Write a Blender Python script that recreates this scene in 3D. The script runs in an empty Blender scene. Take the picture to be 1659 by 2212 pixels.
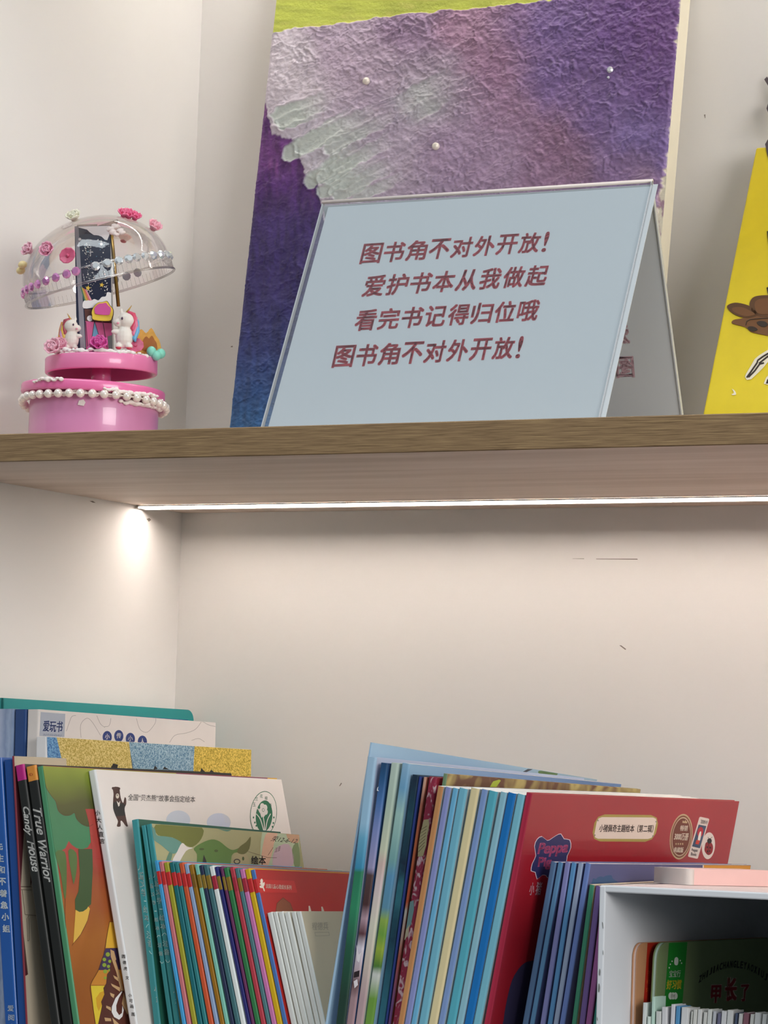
import bpy, bmesh, math, random
import numpy as np
from mathutils import Vector, Matrix
random.seed(7)
PI = math.pi
SC = bpy.context.scene
COL = SC.collection

# ------------------------------------------------------------------ camera
FW, FH, FPX = 1659, 2212, 7252.0
yaw, pitch, roll = (math.radians(a) for a in (29.228, 4.888, 1.955))
CAM = Vector((1.2344, -1.6, -0.205872))
D = 0.3245                     # depth of the bookcase
ZB = -0.0165                   # underside of the middle board (its top is z = 0)
ZL = -0.37                    # top of the lower board
fwd = Vector((-math.sin(yaw) * math.cos(pitch), math.cos(yaw) * math.cos(pitch), math.sin(pitch)))
r0 = Vector((math.cos(yaw), math.sin(yaw), 0))
u0 = r0.cross(fwd)
RT = math.cos(roll) * r0 + math.sin(roll) * u0
UP = -math.sin(roll) * r0 + math.cos(roll) * u0
cd = bpy.data.cameras.new('camera')
cam = bpy.data.objects.new('camera', cd)
COL.objects.link(cam)
cam.matrix_world = Matrix(((RT.x, UP.x, -fwd.x, CAM.x), (RT.y, UP.y, -fwd.y, CAM.y), (RT.z, UP.z, -fwd.z, CAM.z), (0, 0, 0, 1)))
cd.sensor_fit = 'VERTICAL'
cd.sensor_height = 36
cd.lens = 36 * FPX / FH
cd.clip_start = .05
SC.camera = cam

# ------------------------------------------------------------------ world, room lamps, exposure
w = bpy.data.worlds.new('room')
SC.world = w
w.use_nodes = True
bg = w.node_tree.nodes['Background']
wt_ = w.node_tree
wc = wt_.nodes.new('ShaderNodeTexCoord')
wsx = wt_.nodes.new('ShaderNodeSeparateXYZ')
wmr = wt_.nodes.new('ShaderNodeMapRange')
wmr.inputs[1].default_value, wmr.inputs[2].default_value = -.5, .6
wcr = wt_.nodes.new('ShaderNodeValToRGB')        # dim floor, mid-grey walls, pale ceiling of the room
wcr.color_ramp.elements[0].color = (.05, .052, .055, 1)
wcr.color_ramp.elements[1].color = (.52, .58, .62, 1)
wcm = wcr.color_ramp.elements.new(.45)
wcm.color = (.12, .13, .135, 1)
wt_.links.new(wc.outputs['Generated'], wsx.inputs[0])
wt_.links.new(wsx.outputs[2], wmr.inputs[0])
wt_.links.new(wmr.outputs[0], wcr.inputs[0])
wt_.links.new(wcr.outputs[0], bg.inputs[0])
bg.inputs[1].default_value = 1.0
SC.view_settings.view_transform = 'Standard'
SC.view_settings.look = 'None'
SC.view_settings.gamma = 1
SC.view_settings.use_curve_mapping = False
SC.view_settings.exposure = 0.0
for nm, loc, sx, sy, en, col, aim in (('room_light', (.35, -.85, 1.65), 1.3, .5, 17, (.90, .97, 1.0), (.35, -.2, 0)),
                                      ('room_light', (2.8, -1.35, .42), 1.3, .9, 42, (1.0, .97, .94), (.35, .15, -.1))):  # unseen low side light from the front right, not at the ceiling
    ld = bpy.data.lights.new(nm, 'AREA')
    ld.shape = 'RECTANGLE'
    ld.size, ld.size_y, ld.energy, ld.color = sx, sy, en, col
    lo = bpy.data.objects.new(nm, ld)
    lo.location = loc
    lo.rotation_euler = (Vector(aim) - Vector(loc)).to_track_quat('-Z', 'Y').to_euler()
    COL.objects.link(lo)
LED_STRENGTH = 37
LED_UPPER = 41

# ------------------------------------------------------------------ helpers: pixels of the photograph to points
def ray(px, py):
    return fwd * FPX + RT * (px - FW / 2) - UP * (py - FH / 2)

def at(px, py, ax, val):
    d = ray(px, py)
    return CAM + d * ((val - CAM[ax]) / d[ax])

def hitp(px, py, p0, n):
    d = ray(px, py)
    return CAM + d * ((p0 - CAM).dot(n) / d.dot(n))

def Zm(ox, oy, s):
    return lambda pts: [(ox + x / s, oy + y / s) for x, y in pts]

K1 = Zm(0, 1480, 5.027)
K2 = Zm(0, 1846, 5.027)
K3 = Zm(300, 1580, 4.1475)
K4 = Zm(300, 1840, 3.456)
K5 = Zm(700, 1580, 3.456)
K6 = Zm(1100, 1680, 2.968)
K7 = Zm(1000, 1840, 4.1475)
K8 = Zm(1250, 1840, 4.056)
KL = Zm(0, 1480, 2.513)
KY = Zm(1480, 600, 7.375)
KB = Zm(1350, 2020, 5.369)

# ------------------------------------------------------------------ helpers: materials
def lin(h):
    if isinstance(h, (tuple, list)):
        c = [v / 255 for v in h]
    else:
        c = [int(h[i:i + 2], 16) / 255 for i in (0, 2, 4)]
    return tuple(v / 12.92 if v <= .04045 else ((v + .055) / 1.055) ** 2.4 for v in c) + (1,)

MC = {}
def new_mat(name):
    m = bpy.data.materials.new(name)
    m.use_nodes = True
    nt = m.node_tree
    return m, nt, nt.nodes['Principled BSDF']

def M(h, rough=.5, var=.05, scale=60, metal=0, coat=0, bump=0, sss=0):
    """plain coloured surface with a faint procedural mottling"""
    key = (h, rough, var, scale, metal, coat, bump, sss)
    if key in MC:
        return MC[key]
    m, nt, b = new_mat('paint_' + str(h))
    c = lin(h)
    b.inputs['Roughness'].default_value = rough
    b.inputs['Metallic'].default_value = metal
    b.inputs['Coat Weight'].default_value = coat
    if sss:
        b.inputs['Subsurface Weight'].default_value = sss
        b.inputs['Subsurface Radius'].default_value = (.004, .003, .003)
        b.inputs['Subsurface Scale'].default_value = 1
    tc = nt.nodes.new('ShaderNodeTexCoord')
    nz = nt.nodes.new('ShaderNodeTexNoise')
    nz.inputs['Scale'].default_value = scale
    nz.inputs['Detail'].default_value = 3
    nt.links.new(tc.outputs['Object'], nz.inputs['Vector'])
    mx = nt.nodes.new('ShaderNodeMix')
    mx.data_type = 'RGBA'
    mx.inputs[6].default_value = tuple(v * (1 - var) for v in c[:3]) + (1,)
    mx.inputs[7].default_value = tuple(min(1, v * (1 + var)) for v in c[:3]) + (1,)
    nt.links.new(nz.outputs['Fac'], mx.inputs[0])
    nt.links.new(mx.outputs[2], b.inputs['Base Color'])
    if bump:
        bp = nt.nodes.new('ShaderNodeBump')
        bp.inputs['Strength'].default_value = bump
        bp.inputs['Distance'].default_value = .0006
        nt.links.new(nz.outputs['Fac'], bp.inputs['Height'])
        nt.links.new(bp.outputs[0], b.inputs['Normal'])
    MC[key] = m
    return m

def ramp(name, axis, length, stops, rough=.45, dist=.0, nscale=40, off=0):
    """printed artwork that runs along one axis of the cover"""
    m, nt, b = new_mat(name)
    b.inputs['Roughness'].default_value = rough
    tc = nt.nodes.new('ShaderNodeTexCoord')
    sp = nt.nodes.new('ShaderNodeSeparateXYZ')
    nt.links.new(tc.outputs['Object'], sp.inputs[0])
    mt = nt.nodes.new('ShaderNodeMath')
    mt.operation = 'MULTIPLY_ADD'
    mt.inputs[1].default_value = 1 / length
    mt.inputs[2].default_value = -off / length
    nt.links.new(sp.outputs['XYZ'.index(axis)], mt.inputs[0])
    out = mt.outputs[0]
    if dist:
        nz = nt.nodes.new('ShaderNodeTexNoise')
        nz.inputs['Scale'].default_value = nscale
        nt.links.new(tc.outputs['Object'], nz.inputs['Vector'])
        m2 = nt.nodes.new('ShaderNodeMath')
        m2.operation = 'MULTIPLY_ADD'
        m2.inputs[1].default_value = dist
        nt.links.new(nz.outputs['Fac'], m2.inputs[0])
        m3 = nt.nodes.new('ShaderNodeMath')
        m3.operation = 'SUBTRACT'
        m3.inputs[1].default_value = dist / 2
        nt.links.new(out, m2.inputs[2])
        nt.links.new(m2.outputs[0], m3.inputs[0])
        out = m3.outputs[0]
    cr = nt.nodes.new('ShaderNodeValToRGB')
    e = cr.color_ramp.elements
    while len(e) < len(stops):
        e.new(.5)
    for k, (p, h) in enumerate(sorted(stops)):
        e[k].position = p
        e[k].color = lin(h)
    nt.links.new(out, cr.inputs[0])
    nt.links.new(cr.outputs[0], b.inputs['Base Color'])
    return m

def scribble(name, h1, h2, scale=900, lo=.42, hi=.58, stretch=(1, 1, 1)):
    """crayon / printed two-colour speckle"""
    m, nt, b = new_mat(name)
    b.inputs['Roughness'].default_value = .6
    tc = nt.nodes.new('ShaderNodeTexCoord')
    mp = nt.nodes.new('ShaderNodeMapping')
    mp.inputs['Scale'].default_value = stretch
    nz = nt.nodes.new('ShaderNodeTexNoise')
    nz.inputs['Scale'].default_value = scale
    nz.inputs['Detail'].default_value = 1.5
    nz.inputs['Distortion'].default_value = 1.2
    cr = nt.nodes.new('ShaderNodeValToRGB')
    cr.color_ramp.elements[0].position = lo
    cr.color_ramp.elements[0].color = lin(h1)
    cr.color_ramp.elements[1].position = hi
    cr.color_ramp.elements[1].color = lin(h2)
    nt.links.new(tc.outputs['Object'], mp.inputs[0])
    nt.links.new(mp.outputs[0], nz.inputs['Vector'])
    nt.links.new(nz.outputs['Fac'], cr.inputs[0])
    nt.links.new(cr.outputs[0], b.inputs['Base Color'])
    return m

def clear_mat(name, tint=(.96, .97, .98), base=.04, gloss=1.0):
    """thin clear plastic sheet"""
    m, nt, b = new_mat(name)
    nt.nodes.remove(b)
    out = nt.nodes['Material Output']
    tr = nt.nodes.new('ShaderNodeBsdfTransparent')
    tr.inputs[0].default_value = tint + (1,)
    gl = nt.nodes.new('ShaderNodeBsdfGlossy')
    gl.inputs['Roughness'].default_value = .06
    gl.inputs[0].default_value = (1, 1, 1, 1)
    lw = nt.nodes.new('ShaderNodeLayerWeight')
    lw.inputs[0].default_value = .28
    nz = nt.nodes.new('ShaderNodeTexNoise')
    nz.inputs['Scale'].default_value = 30
    ma = nt.nodes.new('ShaderNodeMath')
    ma.operation = 'MULTIPLY_ADD'
    ma.inputs[1].default_value = gloss
    ma.inputs[2].default_value = base
    ma.use_clamp = True
    bp = nt.nodes.new('ShaderNodeBump')
    bp.inputs['Strength'].default_value = .03
    nt.links.new(nz.outputs['Fac'], bp.inputs['Height'])
    nt.links.new(bp.outputs[0], gl.inputs['Normal'])
    nt.links.new(lw.outputs['Fresnel'], ma.inputs[0])
    mx = nt.nodes.new('ShaderNodeMixShader')
    nt.links.new(ma.outputs[0], mx.inputs[0])
    nt.links.new(tr.outputs[0], mx.inputs[1])
    nt.links.new(gl.outputs[0], mx.inputs[2])
    nt.links.new(mx.outputs[0], out.inputs[0])
    return m

def emit_mat(name, col, strength):
    m, nt, b = new_mat(name)
    b.inputs['Base Color'].default_value = (.9, .9, .9, 1)
    b.inputs['Emission Color'].default_value = col + (1,)
    b.inputs['Emission Strength'].default_value = strength
    return m

def wood(name, c1, c2, c3, scale=(3, 260, 260), rough=.5):
    m, nt, b = new_mat(name)
    b.inputs['Roughness'].default_value = rough
    tc = nt.nodes.new('ShaderNodeTexCoord')
    mp = nt.nodes.new('ShaderNodeMapping')
    mp.inputs['Scale'].default_value = scale
    nz = nt.nodes.new('ShaderNodeTexNoise')
    nz.inputs['Scale'].default_value = 1.6
    nz.inputs['Detail'].default_value = 6
    nz.inputs['Roughness'].default_value = .62
    nz.inputs['Distortion'].default_value = .4
    cr = nt.nodes.new('ShaderNodeValToRGB')
    e = cr.color_ramp.elements
    e.new(.5)
    for k, (p, h) in enumerate(((.34, c1), (.5, c2), (.66, c3))):
        e[k].position = p
        e[k].color = lin(h)
    bp = nt.nodes.new('ShaderNodeBump')
    bp.inputs['Strength'].default_value = .18
    bp.inputs['Distance'].default_value = .0004
    nt.links.new(tc.outputs['Object'], mp.inputs[0])
    nt.links.new(mp.outputs[0], nz.inputs['Vector'])
    nt.links.new(nz.outputs['Fac'], cr.inputs[0])
    nt.links.new(cr.outputs[0], b.inputs['Base Color'])
    nt.links.new(nz.outputs['Fac'], bp.inputs['Height'])
    nt.links.new(bp.outputs[0], b.inputs['Normal'])
    return m

def wall_mat(name, h):
    m, nt, b = new_mat(name)
    c = lin(h)
    b.inputs['Roughness'].default_value = .62
    tc = nt.nodes.new('ShaderNodeTexCoord')
    n1 = nt.nodes.new('ShaderNodeTexNoise')
    n1.inputs['Scale'].default_value = 9
    n1.inputs['Detail'].default_value = 4
    mx = nt.nodes.new('ShaderNodeMix')
    mx.data_type = 'RGBA'
    mx.inputs[6].default_value = tuple(v * .965 for v in c[:3]) + (1,)
    mx.inputs[7].default_value = c
    n2 = nt.nodes.new('ShaderNodeTexNoise')
    n2.inputs['Scale'].default_value = 240
    n2.inputs['Detail'].default_value = 3
    mp = nt.nodes.new('ShaderNodeMapping')
    mp.inputs['Scale'].default_value = (.6, 1, 1.4)
    bp = nt.nodes.new('ShaderNodeBump')
    bp.inputs['Strength'].default_value = .12
    bp.inputs['Distance'].default_value = .0005
    nt.links.new(tc.outputs['Object'], n1.inputs['Vector'])
    nt.links.new(tc.outputs['Object'], mp.inputs[0])
    nt.links.new(mp.outputs[0], n2.inputs['Vector'])
    nt.links.new(n1.outputs['Fac'], mx.inputs[0])
    nt.links.new(mx.outputs[2], b.inputs['Base Color'])
    nt.links.new(n2.outputs['Fac'], bp.inputs['Height'])
    nt.links.new(bp.outputs[0], b.inputs['Normal'])
    return m

# ------------------------------------------------------------------ helpers: meshes
class MB:
    """collects shapes and links them as ONE mesh object"""
    def __init__(s):
        s.v, s.f, s.m, s.sm, s.mats = [], [], [], [], []

    def mi(s, mat):
        if mat not in s.mats:
            s.mats.append(mat)
        return s.mats.index(mat)

    def add(s, vs, fs, mat, smooth=False, mx=None):
        o = len(s.v)
        k = s.mi(mat)
        for p in vs:
            p = Vector(p)
            s.v.append(mx @ p if mx else p)
        for f in fs:
            s.f.append([o + i for i in f])
            s.m.append(k)
            s.sm.append(smooth)
        return s

    def box(s, a, b, mat, mx=None):
        (x0, y0, z0), (x1, y1, z1) = a, b
        return s.add([(x0, y0, z0), (x1, y0, z0), (x1, y1, z0), (x0, y1, z0), (x0, y0, z1), (x1, y0, z1), (x1, y1, z1), (x0, y1, z1)],
                     [(0, 3, 2, 1), (4, 5, 6, 7), (0, 1, 5, 4), (1, 2, 6, 5), (2, 3, 7, 6), (3, 0, 4, 7)], mat, False, mx)

    def prism(s, poly, ext, mat, mx=None, side=None, smooth=False):
        """poly: 3D loop, ext: extrusion vector"""
        n = len(poly)
        a = [Vector(p) for p in poly]
        e = Vector(ext)
        s.add(a + [p + e for p in a], [list(range(n))[::-1], [n + i for i in range(n)]], mat, False, mx)
        s.add(a + [p + e for p in a], [(i, (i + 1) % n, n + (i + 1) % n, n + i) for i in range(n)], side or mat, smooth, mx)
        return s

    def lathe(s, prof, mat, n=48, mx=None, smooth=True, wob=0):
        vs, fs = [], []
        for k in range(n):
            a = 2 * PI * k / n
            q = 1 + wob * math.sin(a * 5)
            for r, z in prof:
                vs.append((r * q * math.cos(a), r * q * math.sin(a), z))
        m = len(prof)
        for k in range(n):
            for j in range(m - 1):
                fs.append((k * m + j, (k + 1) % n * m + j, (k + 1) % n * m + j + 1, k * m + j + 1))
        return s.add(vs, fs, mat, smooth, mx)

    def ball(s, c, r, mat, n=12, sc=(1, 1, 1), mx=None, amp=0):
        vs, fs = [], []
        h = n // 2
        for i in range(h + 1):
            t = PI * i / h
            for k in range(n):
                a = 2 * PI * k / n
                q = r * (1 + (random.uniform(-amp, amp) if amp else 0))
                vs.append((c[0] + q * sc[0] * math.sin(t) * math.cos(a), c[1] + q * sc[1] * math.sin(t) * math.sin(a), c[2] + q * sc[2] * math.cos(t)))
        for i in range(h):
            for k in range(n):
                fs.append((i * n + k, (i + 1) * n + k, (i + 1) * n + (k + 1) % n, i * n + (k + 1) % n))
        return s.add(vs, fs, mat, True, mx)

    def tube(s, pts, r, mat, n=8, mx=None, caps=True):
        pts = [Vector(p) for p in pts]
        rs = r if isinstance(r, (list, tuple)) else [r] * len(pts)
        vs, fs = [], []
        for i, p in enumerate(pts):
            t = (pts[min(i + 1, len(pts) - 1)] - pts[max(i - 1, 0)]).normalized()
            a = t.orthogonal().normalized() if i == 0 else (a - t * a.dot(t)).normalized()
            b = t.cross(a)
            for k in range(n):
                q = 2 * PI * k / n
                vs.append(p + (a * math.cos(q) + b * math.sin(q)) * rs[i])
        for i in range(len(pts) - 1):
            for k in range(n):
                fs.append((i * n + k, i * n + (k + 1) % n, (i + 1) * n + (k + 1) % n, (i + 1) * n + k))
        if caps:
            fs.append(list(range(n))[::-1])
            fs.append([(len(pts) - 1) * n + k for k in range(n)])
        return s.add(vs, fs, mat, True, mx)

    def build(s, name, parent=None, mx=None):
        me = bpy.data.meshes.new(name)
        me.from_pydata([tuple(p) for p in s.v], [], s.f)
        for m in s.mats:
            me.materials.append(m)
        me.polygons.foreach_set('material_index', s.m)
        me.polygons.foreach_set('use_smooth', s.sm)
        me.update()
        bm = bmesh.new()
        bm.from_mesh(me)
        if any(len(f.verts) > 4 for f in bm.faces):
            bmesh.ops.triangulate(bm, faces=[f for f in bm.faces if len(f.verts) > 4])
        bm.to_mesh(me)
        bm.free()
        o = bpy.data.objects.new(name, me)
        COL.objects.link(o)
        if parent:
            o.parent = parent
        if mx is not None:
            o.matrix_local = mx
        return o

def tag(o, label, cat=None, group=None, kind=None):
    o['label'] = label
    if cat:
        o['category'] = cat
    if group:
        o['group'] = group
    if kind:
        o['kind'] = kind
    return o

def thing(name, label, cat, mx=None, group=None):
    o = bpy.data.objects.new(name, None)
    o.empty_display_size = .01
    COL.objects.link(o)
    if mx is not None:
        o.matrix_world = mx
    return tag(o, label, cat, group)

def smooth_loop(pts, k=4, closed=True):
    """Catmull-Rom through 2D points"""
    n = len(pts)
    out = []
    for i in range(n if closed else n - 1):
        p = [pts[(i + j) % n] if closed else pts[min(max(i + j, 0), n - 1)] for j in (-1, 0, 1, 2)]
        for q in range(k):
            t = q / k
            out.append(tuple(.5 * (2 * p[1][d] + (p[2][d] - p[0][d]) * t + (2 * p[0][d] - 5 * p[1][d] + 4 * p[2][d] - p[3][d]) * t * t
                                   + (3 * p[1][d] - p[0][d] - 3 * p[2][d] + p[3][d]) * t ** 3) for d in (0, 1)))
    if not closed:
        out.append(tuple(pts[-1]))
    return out

def ell(cx, cy, rx, ry, n=28, sh=0):
    return [(cx + rx * math.cos(2 * PI * k / n) - sh * ry * math.sin(2 * PI * k / n), cy + ry * math.sin(2 * PI * k / n)) for k in range(n)]

def ribbon(pts, wd):
    """2D outline strips along a polyline: list of quads"""
    q = []
    for a, b in zip(pts, pts[1:]):
        dx, dy = b[0] - a[0], b[1] - a[1]
        l = math.hypot(dx, dy) or 1
        nx, ny = -dy / l * wd / 2, dx / l * wd / 2
        q.append([(a[0] + nx, a[1] + ny), (b[0] + nx, b[1] + ny), (b[0] - nx, b[1] - ny), (a[0] - nx, a[1] - ny)])
    return q

TC = {}
def glyphs(body, bold=0.0, shear=0.0):
    key = (body, bold, shear)
    if key in TC:
        return TC[key]
    cu = bpy.data.curves.new('t', 'FONT')
    cu.body = body
    cu.offset = bold
    cu.shear = shear
    cu.resolution_u = 3
    o = bpy.data.objects.new('t', cu)
    COL.objects.link(o)
    bpy.context.view_layer.update()
    dg = bpy.context.evaluated_depsgraph_get()
    me = bpy.data.meshes.new_from_object(o.evaluated_get(dg))
    vs = [(v.co.x, v.co.y) for v in me.vertices]
    fs = [list(p.vertices) for p in me.polygons]
    bpy.data.objects.remove(o)
    bpy.data.curves.remove(cu)
    bpy.data.meshes.remove(me)
    xs, ys = [v[0] for v in vs], [v[1] for v in vs]
    x0, y0, sx, sy = min(xs), min(ys), max(xs) - min(xs) or 1, max(ys) - min(ys) or 1
    TC[key] = ([((x - x0) / sx, (y - y0) / sy) for x, y in vs], fs)
    return TC[key]

class Face:
    """a flat printed face: pixels of the photograph land on its plane, in the local axes of its object"""
    def __init__(s, mxw, p0, n, eps=.00004, clip=None):
        s.inv = mxw.inverted()
        s.p0 = mxw @ Vector(p0)
        s.n = (mxw.to_3x3() @ Vector(n)).normalized()
        s.nl = Vector(n)
        s.eps, s.clip = eps, clip

    def pt(s, px, py, layer=1):
        p = s.inv @ hitp(px, py, s.p0, s.n)
        if s.clip:
            p = s.clip(p)
        return p + s.nl * s.eps * layer

    def poly(s, mb, pts, mat, layer=1):
        mb.add([s.pt(x, y, layer) for x, y in pts], [list(range(len(pts)))], mat)

    def polys(s, mb, lst, mat, layer=1):
        for p in lst:
            s.poly(mb, p, mat, layer)

    def text(s, mb, body, bl, br, tl, mat, layer=2, bold=0.0, shear=0.0):
        vs, fs = glyphs(body, 0.0, shear)
        wl, hl = math.dist(bl, br) or 1, math.dist(bl, tl) or 1
        r = bold * hl
        for dx, dy in ([(-r, -r), (r, -r), (-r, r), (r, r)] if bold else [(0, 0)]):     # heavier strokes
            P = [(x * (1 - 2 * r / wl) + (r + dx) / wl, y * (1 - 2 * r / hl) + (r + dy) / hl) for x, y in vs]
            P = [(bl[0] + x * (br[0] - bl[0]) + y * (tl[0] - bl[0]), bl[1] + x * (br[1] - bl[1]) + y * (tl[1] - bl[1])) for x, y in P]
            mb.add([s.pt(x, y, layer) for x, y in P], fs, mat)

    def column(s, mb, body, a, b, size, mat, wx=(1, 0), layer=2, bold=0.0):
        """characters one under another from pixel a to pixel b"""
        n = len(body)
        for i, ch in enumerate(body):
            if ch == ' ':
                continue
            t = i / max(1, n - 1)
            cx, cy = a[0] + (b[0] - a[0]) * t, a[1] + (b[1] - a[1]) * t
            hs = size / 2
            kx = wx[0] * hs
            ky = wx[1] * hs
            if ch in '·一':
                s.poly(mb, [(cx - kx * .5, cy - 1), (cx + kx * .5, cy - 1), (cx + kx * .5, cy + 1), (cx - kx * .5, cy + 1)], mat, layer)
                continue
            if ch in '（）':
                sg = -1 if ch == '（' else 1
                arc = [(cx + kx * .8 * q, cy + sg * hs * (.6 - .9 * q * q)) for q in (-1, -.6, -.2, .2, .6, 1)]
                s.polys(mb, ribbon(arc, 1.1), mat, layer)
                continue
            s.text(mb, ch, (cx - kx, cy - ky + hs), (cx + kx, cy + ky + hs), (cx - kx, cy - ky - hs), mat, layer, bold)

# ------------------------------------------------------------------ the setting: bookcase panels
def struct(name, mb, parent=None):
    o = mb.build(name, parent)
    if not parent:
        o['kind'] = 'structure'
    return o

WHITE = wall_mat('white_panel', 'f0ede9')
XR = 1.35
struct('wall_left', MB().box((-.018, 0, -.62), (0, D + .012, .62), WHITE))
mbw = MB().box((0, D, -.62), (XR, D + .012, .62), WHITE)
wallback = struct('wall_back', mbw)
struct('wall_right', MB().box((XR, 0, -.62), (XR + .018, D + .012, .62), WHITE))
# small knocks in the paint of the back panel
sc_m = M('8d847c', .8)
fb = Face(Matrix.Identity(4), (0, D, 0), (0, -1, 0), .0002)
mk = MB()
for q in ([(1338, 1394), (1342, 1394), (1353, 1402), (1351, 1404)], [(733, 1698), (737, 1691), (739, 1692), (735, 1698)],
          [(1288, 1207), (1377, 1207), (1378, 1209), (1288, 1208)], [(1237, 1206.5), (1262, 1206.5), (1262, 1207.5), (1237, 1207)],
          [(1521, 248), (1524, 247), (1524, 255), (1523, 256)], [(499, 748), (503, 747), (503, 750), (499, 750)]):
    fb.poly(mk, q, sc_m)
mk.build('paint_chip', wallback)
fl = Face(Matrix.Identity(4), (0, 0, 0), (1, 0, 0), .0002)
wl = bpy.data.objects['wall_left']
mk = MB()
fl.poly(mk, [(193, 1082), (200, 1082), (206, 1086), (200, 1086)], sc_m)
fl.poly(mk, [(316, 1121), (322, 1119), (326, 1123), (321, 1127)], sc_m)
mk.build('paint_chip', wl)

EDGE = wood('oak_edge', '71593b', '8d7150', 'a3875f', (24, 900, 1000))
UNDER = wood('oak_under', 'c0aa98', 'cebaaa', 'dac8ba', (2.2, 26, 26))
LED = emit_mat('led_warm_white', (1.0, .88, .80), LED_STRENGTH)
LEDU = emit_mat('led_warm_white_upper', (1.0, .96, .91), LED_UPPER)
ALU = M('b9b4ac', .35, .04, 80, .6)

def board(z_under, label, led, led_label):
    z1 = z_under - ZB
    r = thing('shelf_board', label, 'shelf', Matrix.Translation((0, 0, z_under)))
    MB().box((0.0002, .0008, 0.0003), (XR - .0002, D - .0002, z1 - z_under), UNDER).build('panel', r)
    mb = MB()
    hh = z1 - z_under
    prof = [(.0006, 0), (0, .0005), (0, hh - .0005), (.0006, hh), (.0012, hh), (.0012, 0)]
    mb.prism([(0.0003, y, z) for y, z in prof], (XR - .0006, 0, 0), EDGE)
    mb.build('edge_band', r)
    if led:
        y0 = .2700
        s = thing('light_strip', led_label, 'lamp', Matrix.Translation((0, y0, z_under)))
        MB().box((.0015, -.0046, -.0006), (XR - .0015, -.0036, .0002), ALU).box((.0015, .0036, -.0022), (XR - .0015, .0046, .0002), ALU).build('channel', s)  # rear lip made deeper to shade the wall behind it
        MB().box((.0010, -.0046, -.0018), (.0030, .0046, .0002), ALU).build('light_stop', s)  # added to block the hot spot on the left wall
        MB().box((.0032, -.0035, -.0005), (XR - .0032, .0035, .0001), led).build('diffuser', s)
    return r

board(ZB, 'oak-edged shelf board across the middle with a light strip underneath', LED, 'glowing white light strip under the oak shelf board')
board(ZL + ZB, 'lower oak shelf board that carries all the books', None, '')
board(.44, 'upper oak shelf board above the purple painting', LEDU, 'glowing light strip under the board above the painting')

# ------------------------------------------------------------------ books
PAGE = M('e9e4d8', .8, .06, 300)
PAGE2 = M('d9d3c6', .8, .06, 300)

YL, YR = 3.3, 4.9      # how far the two groups are turned in the shelf, degrees

CHAIN = {}               # right-hand face of the last book placed in each row

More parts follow.
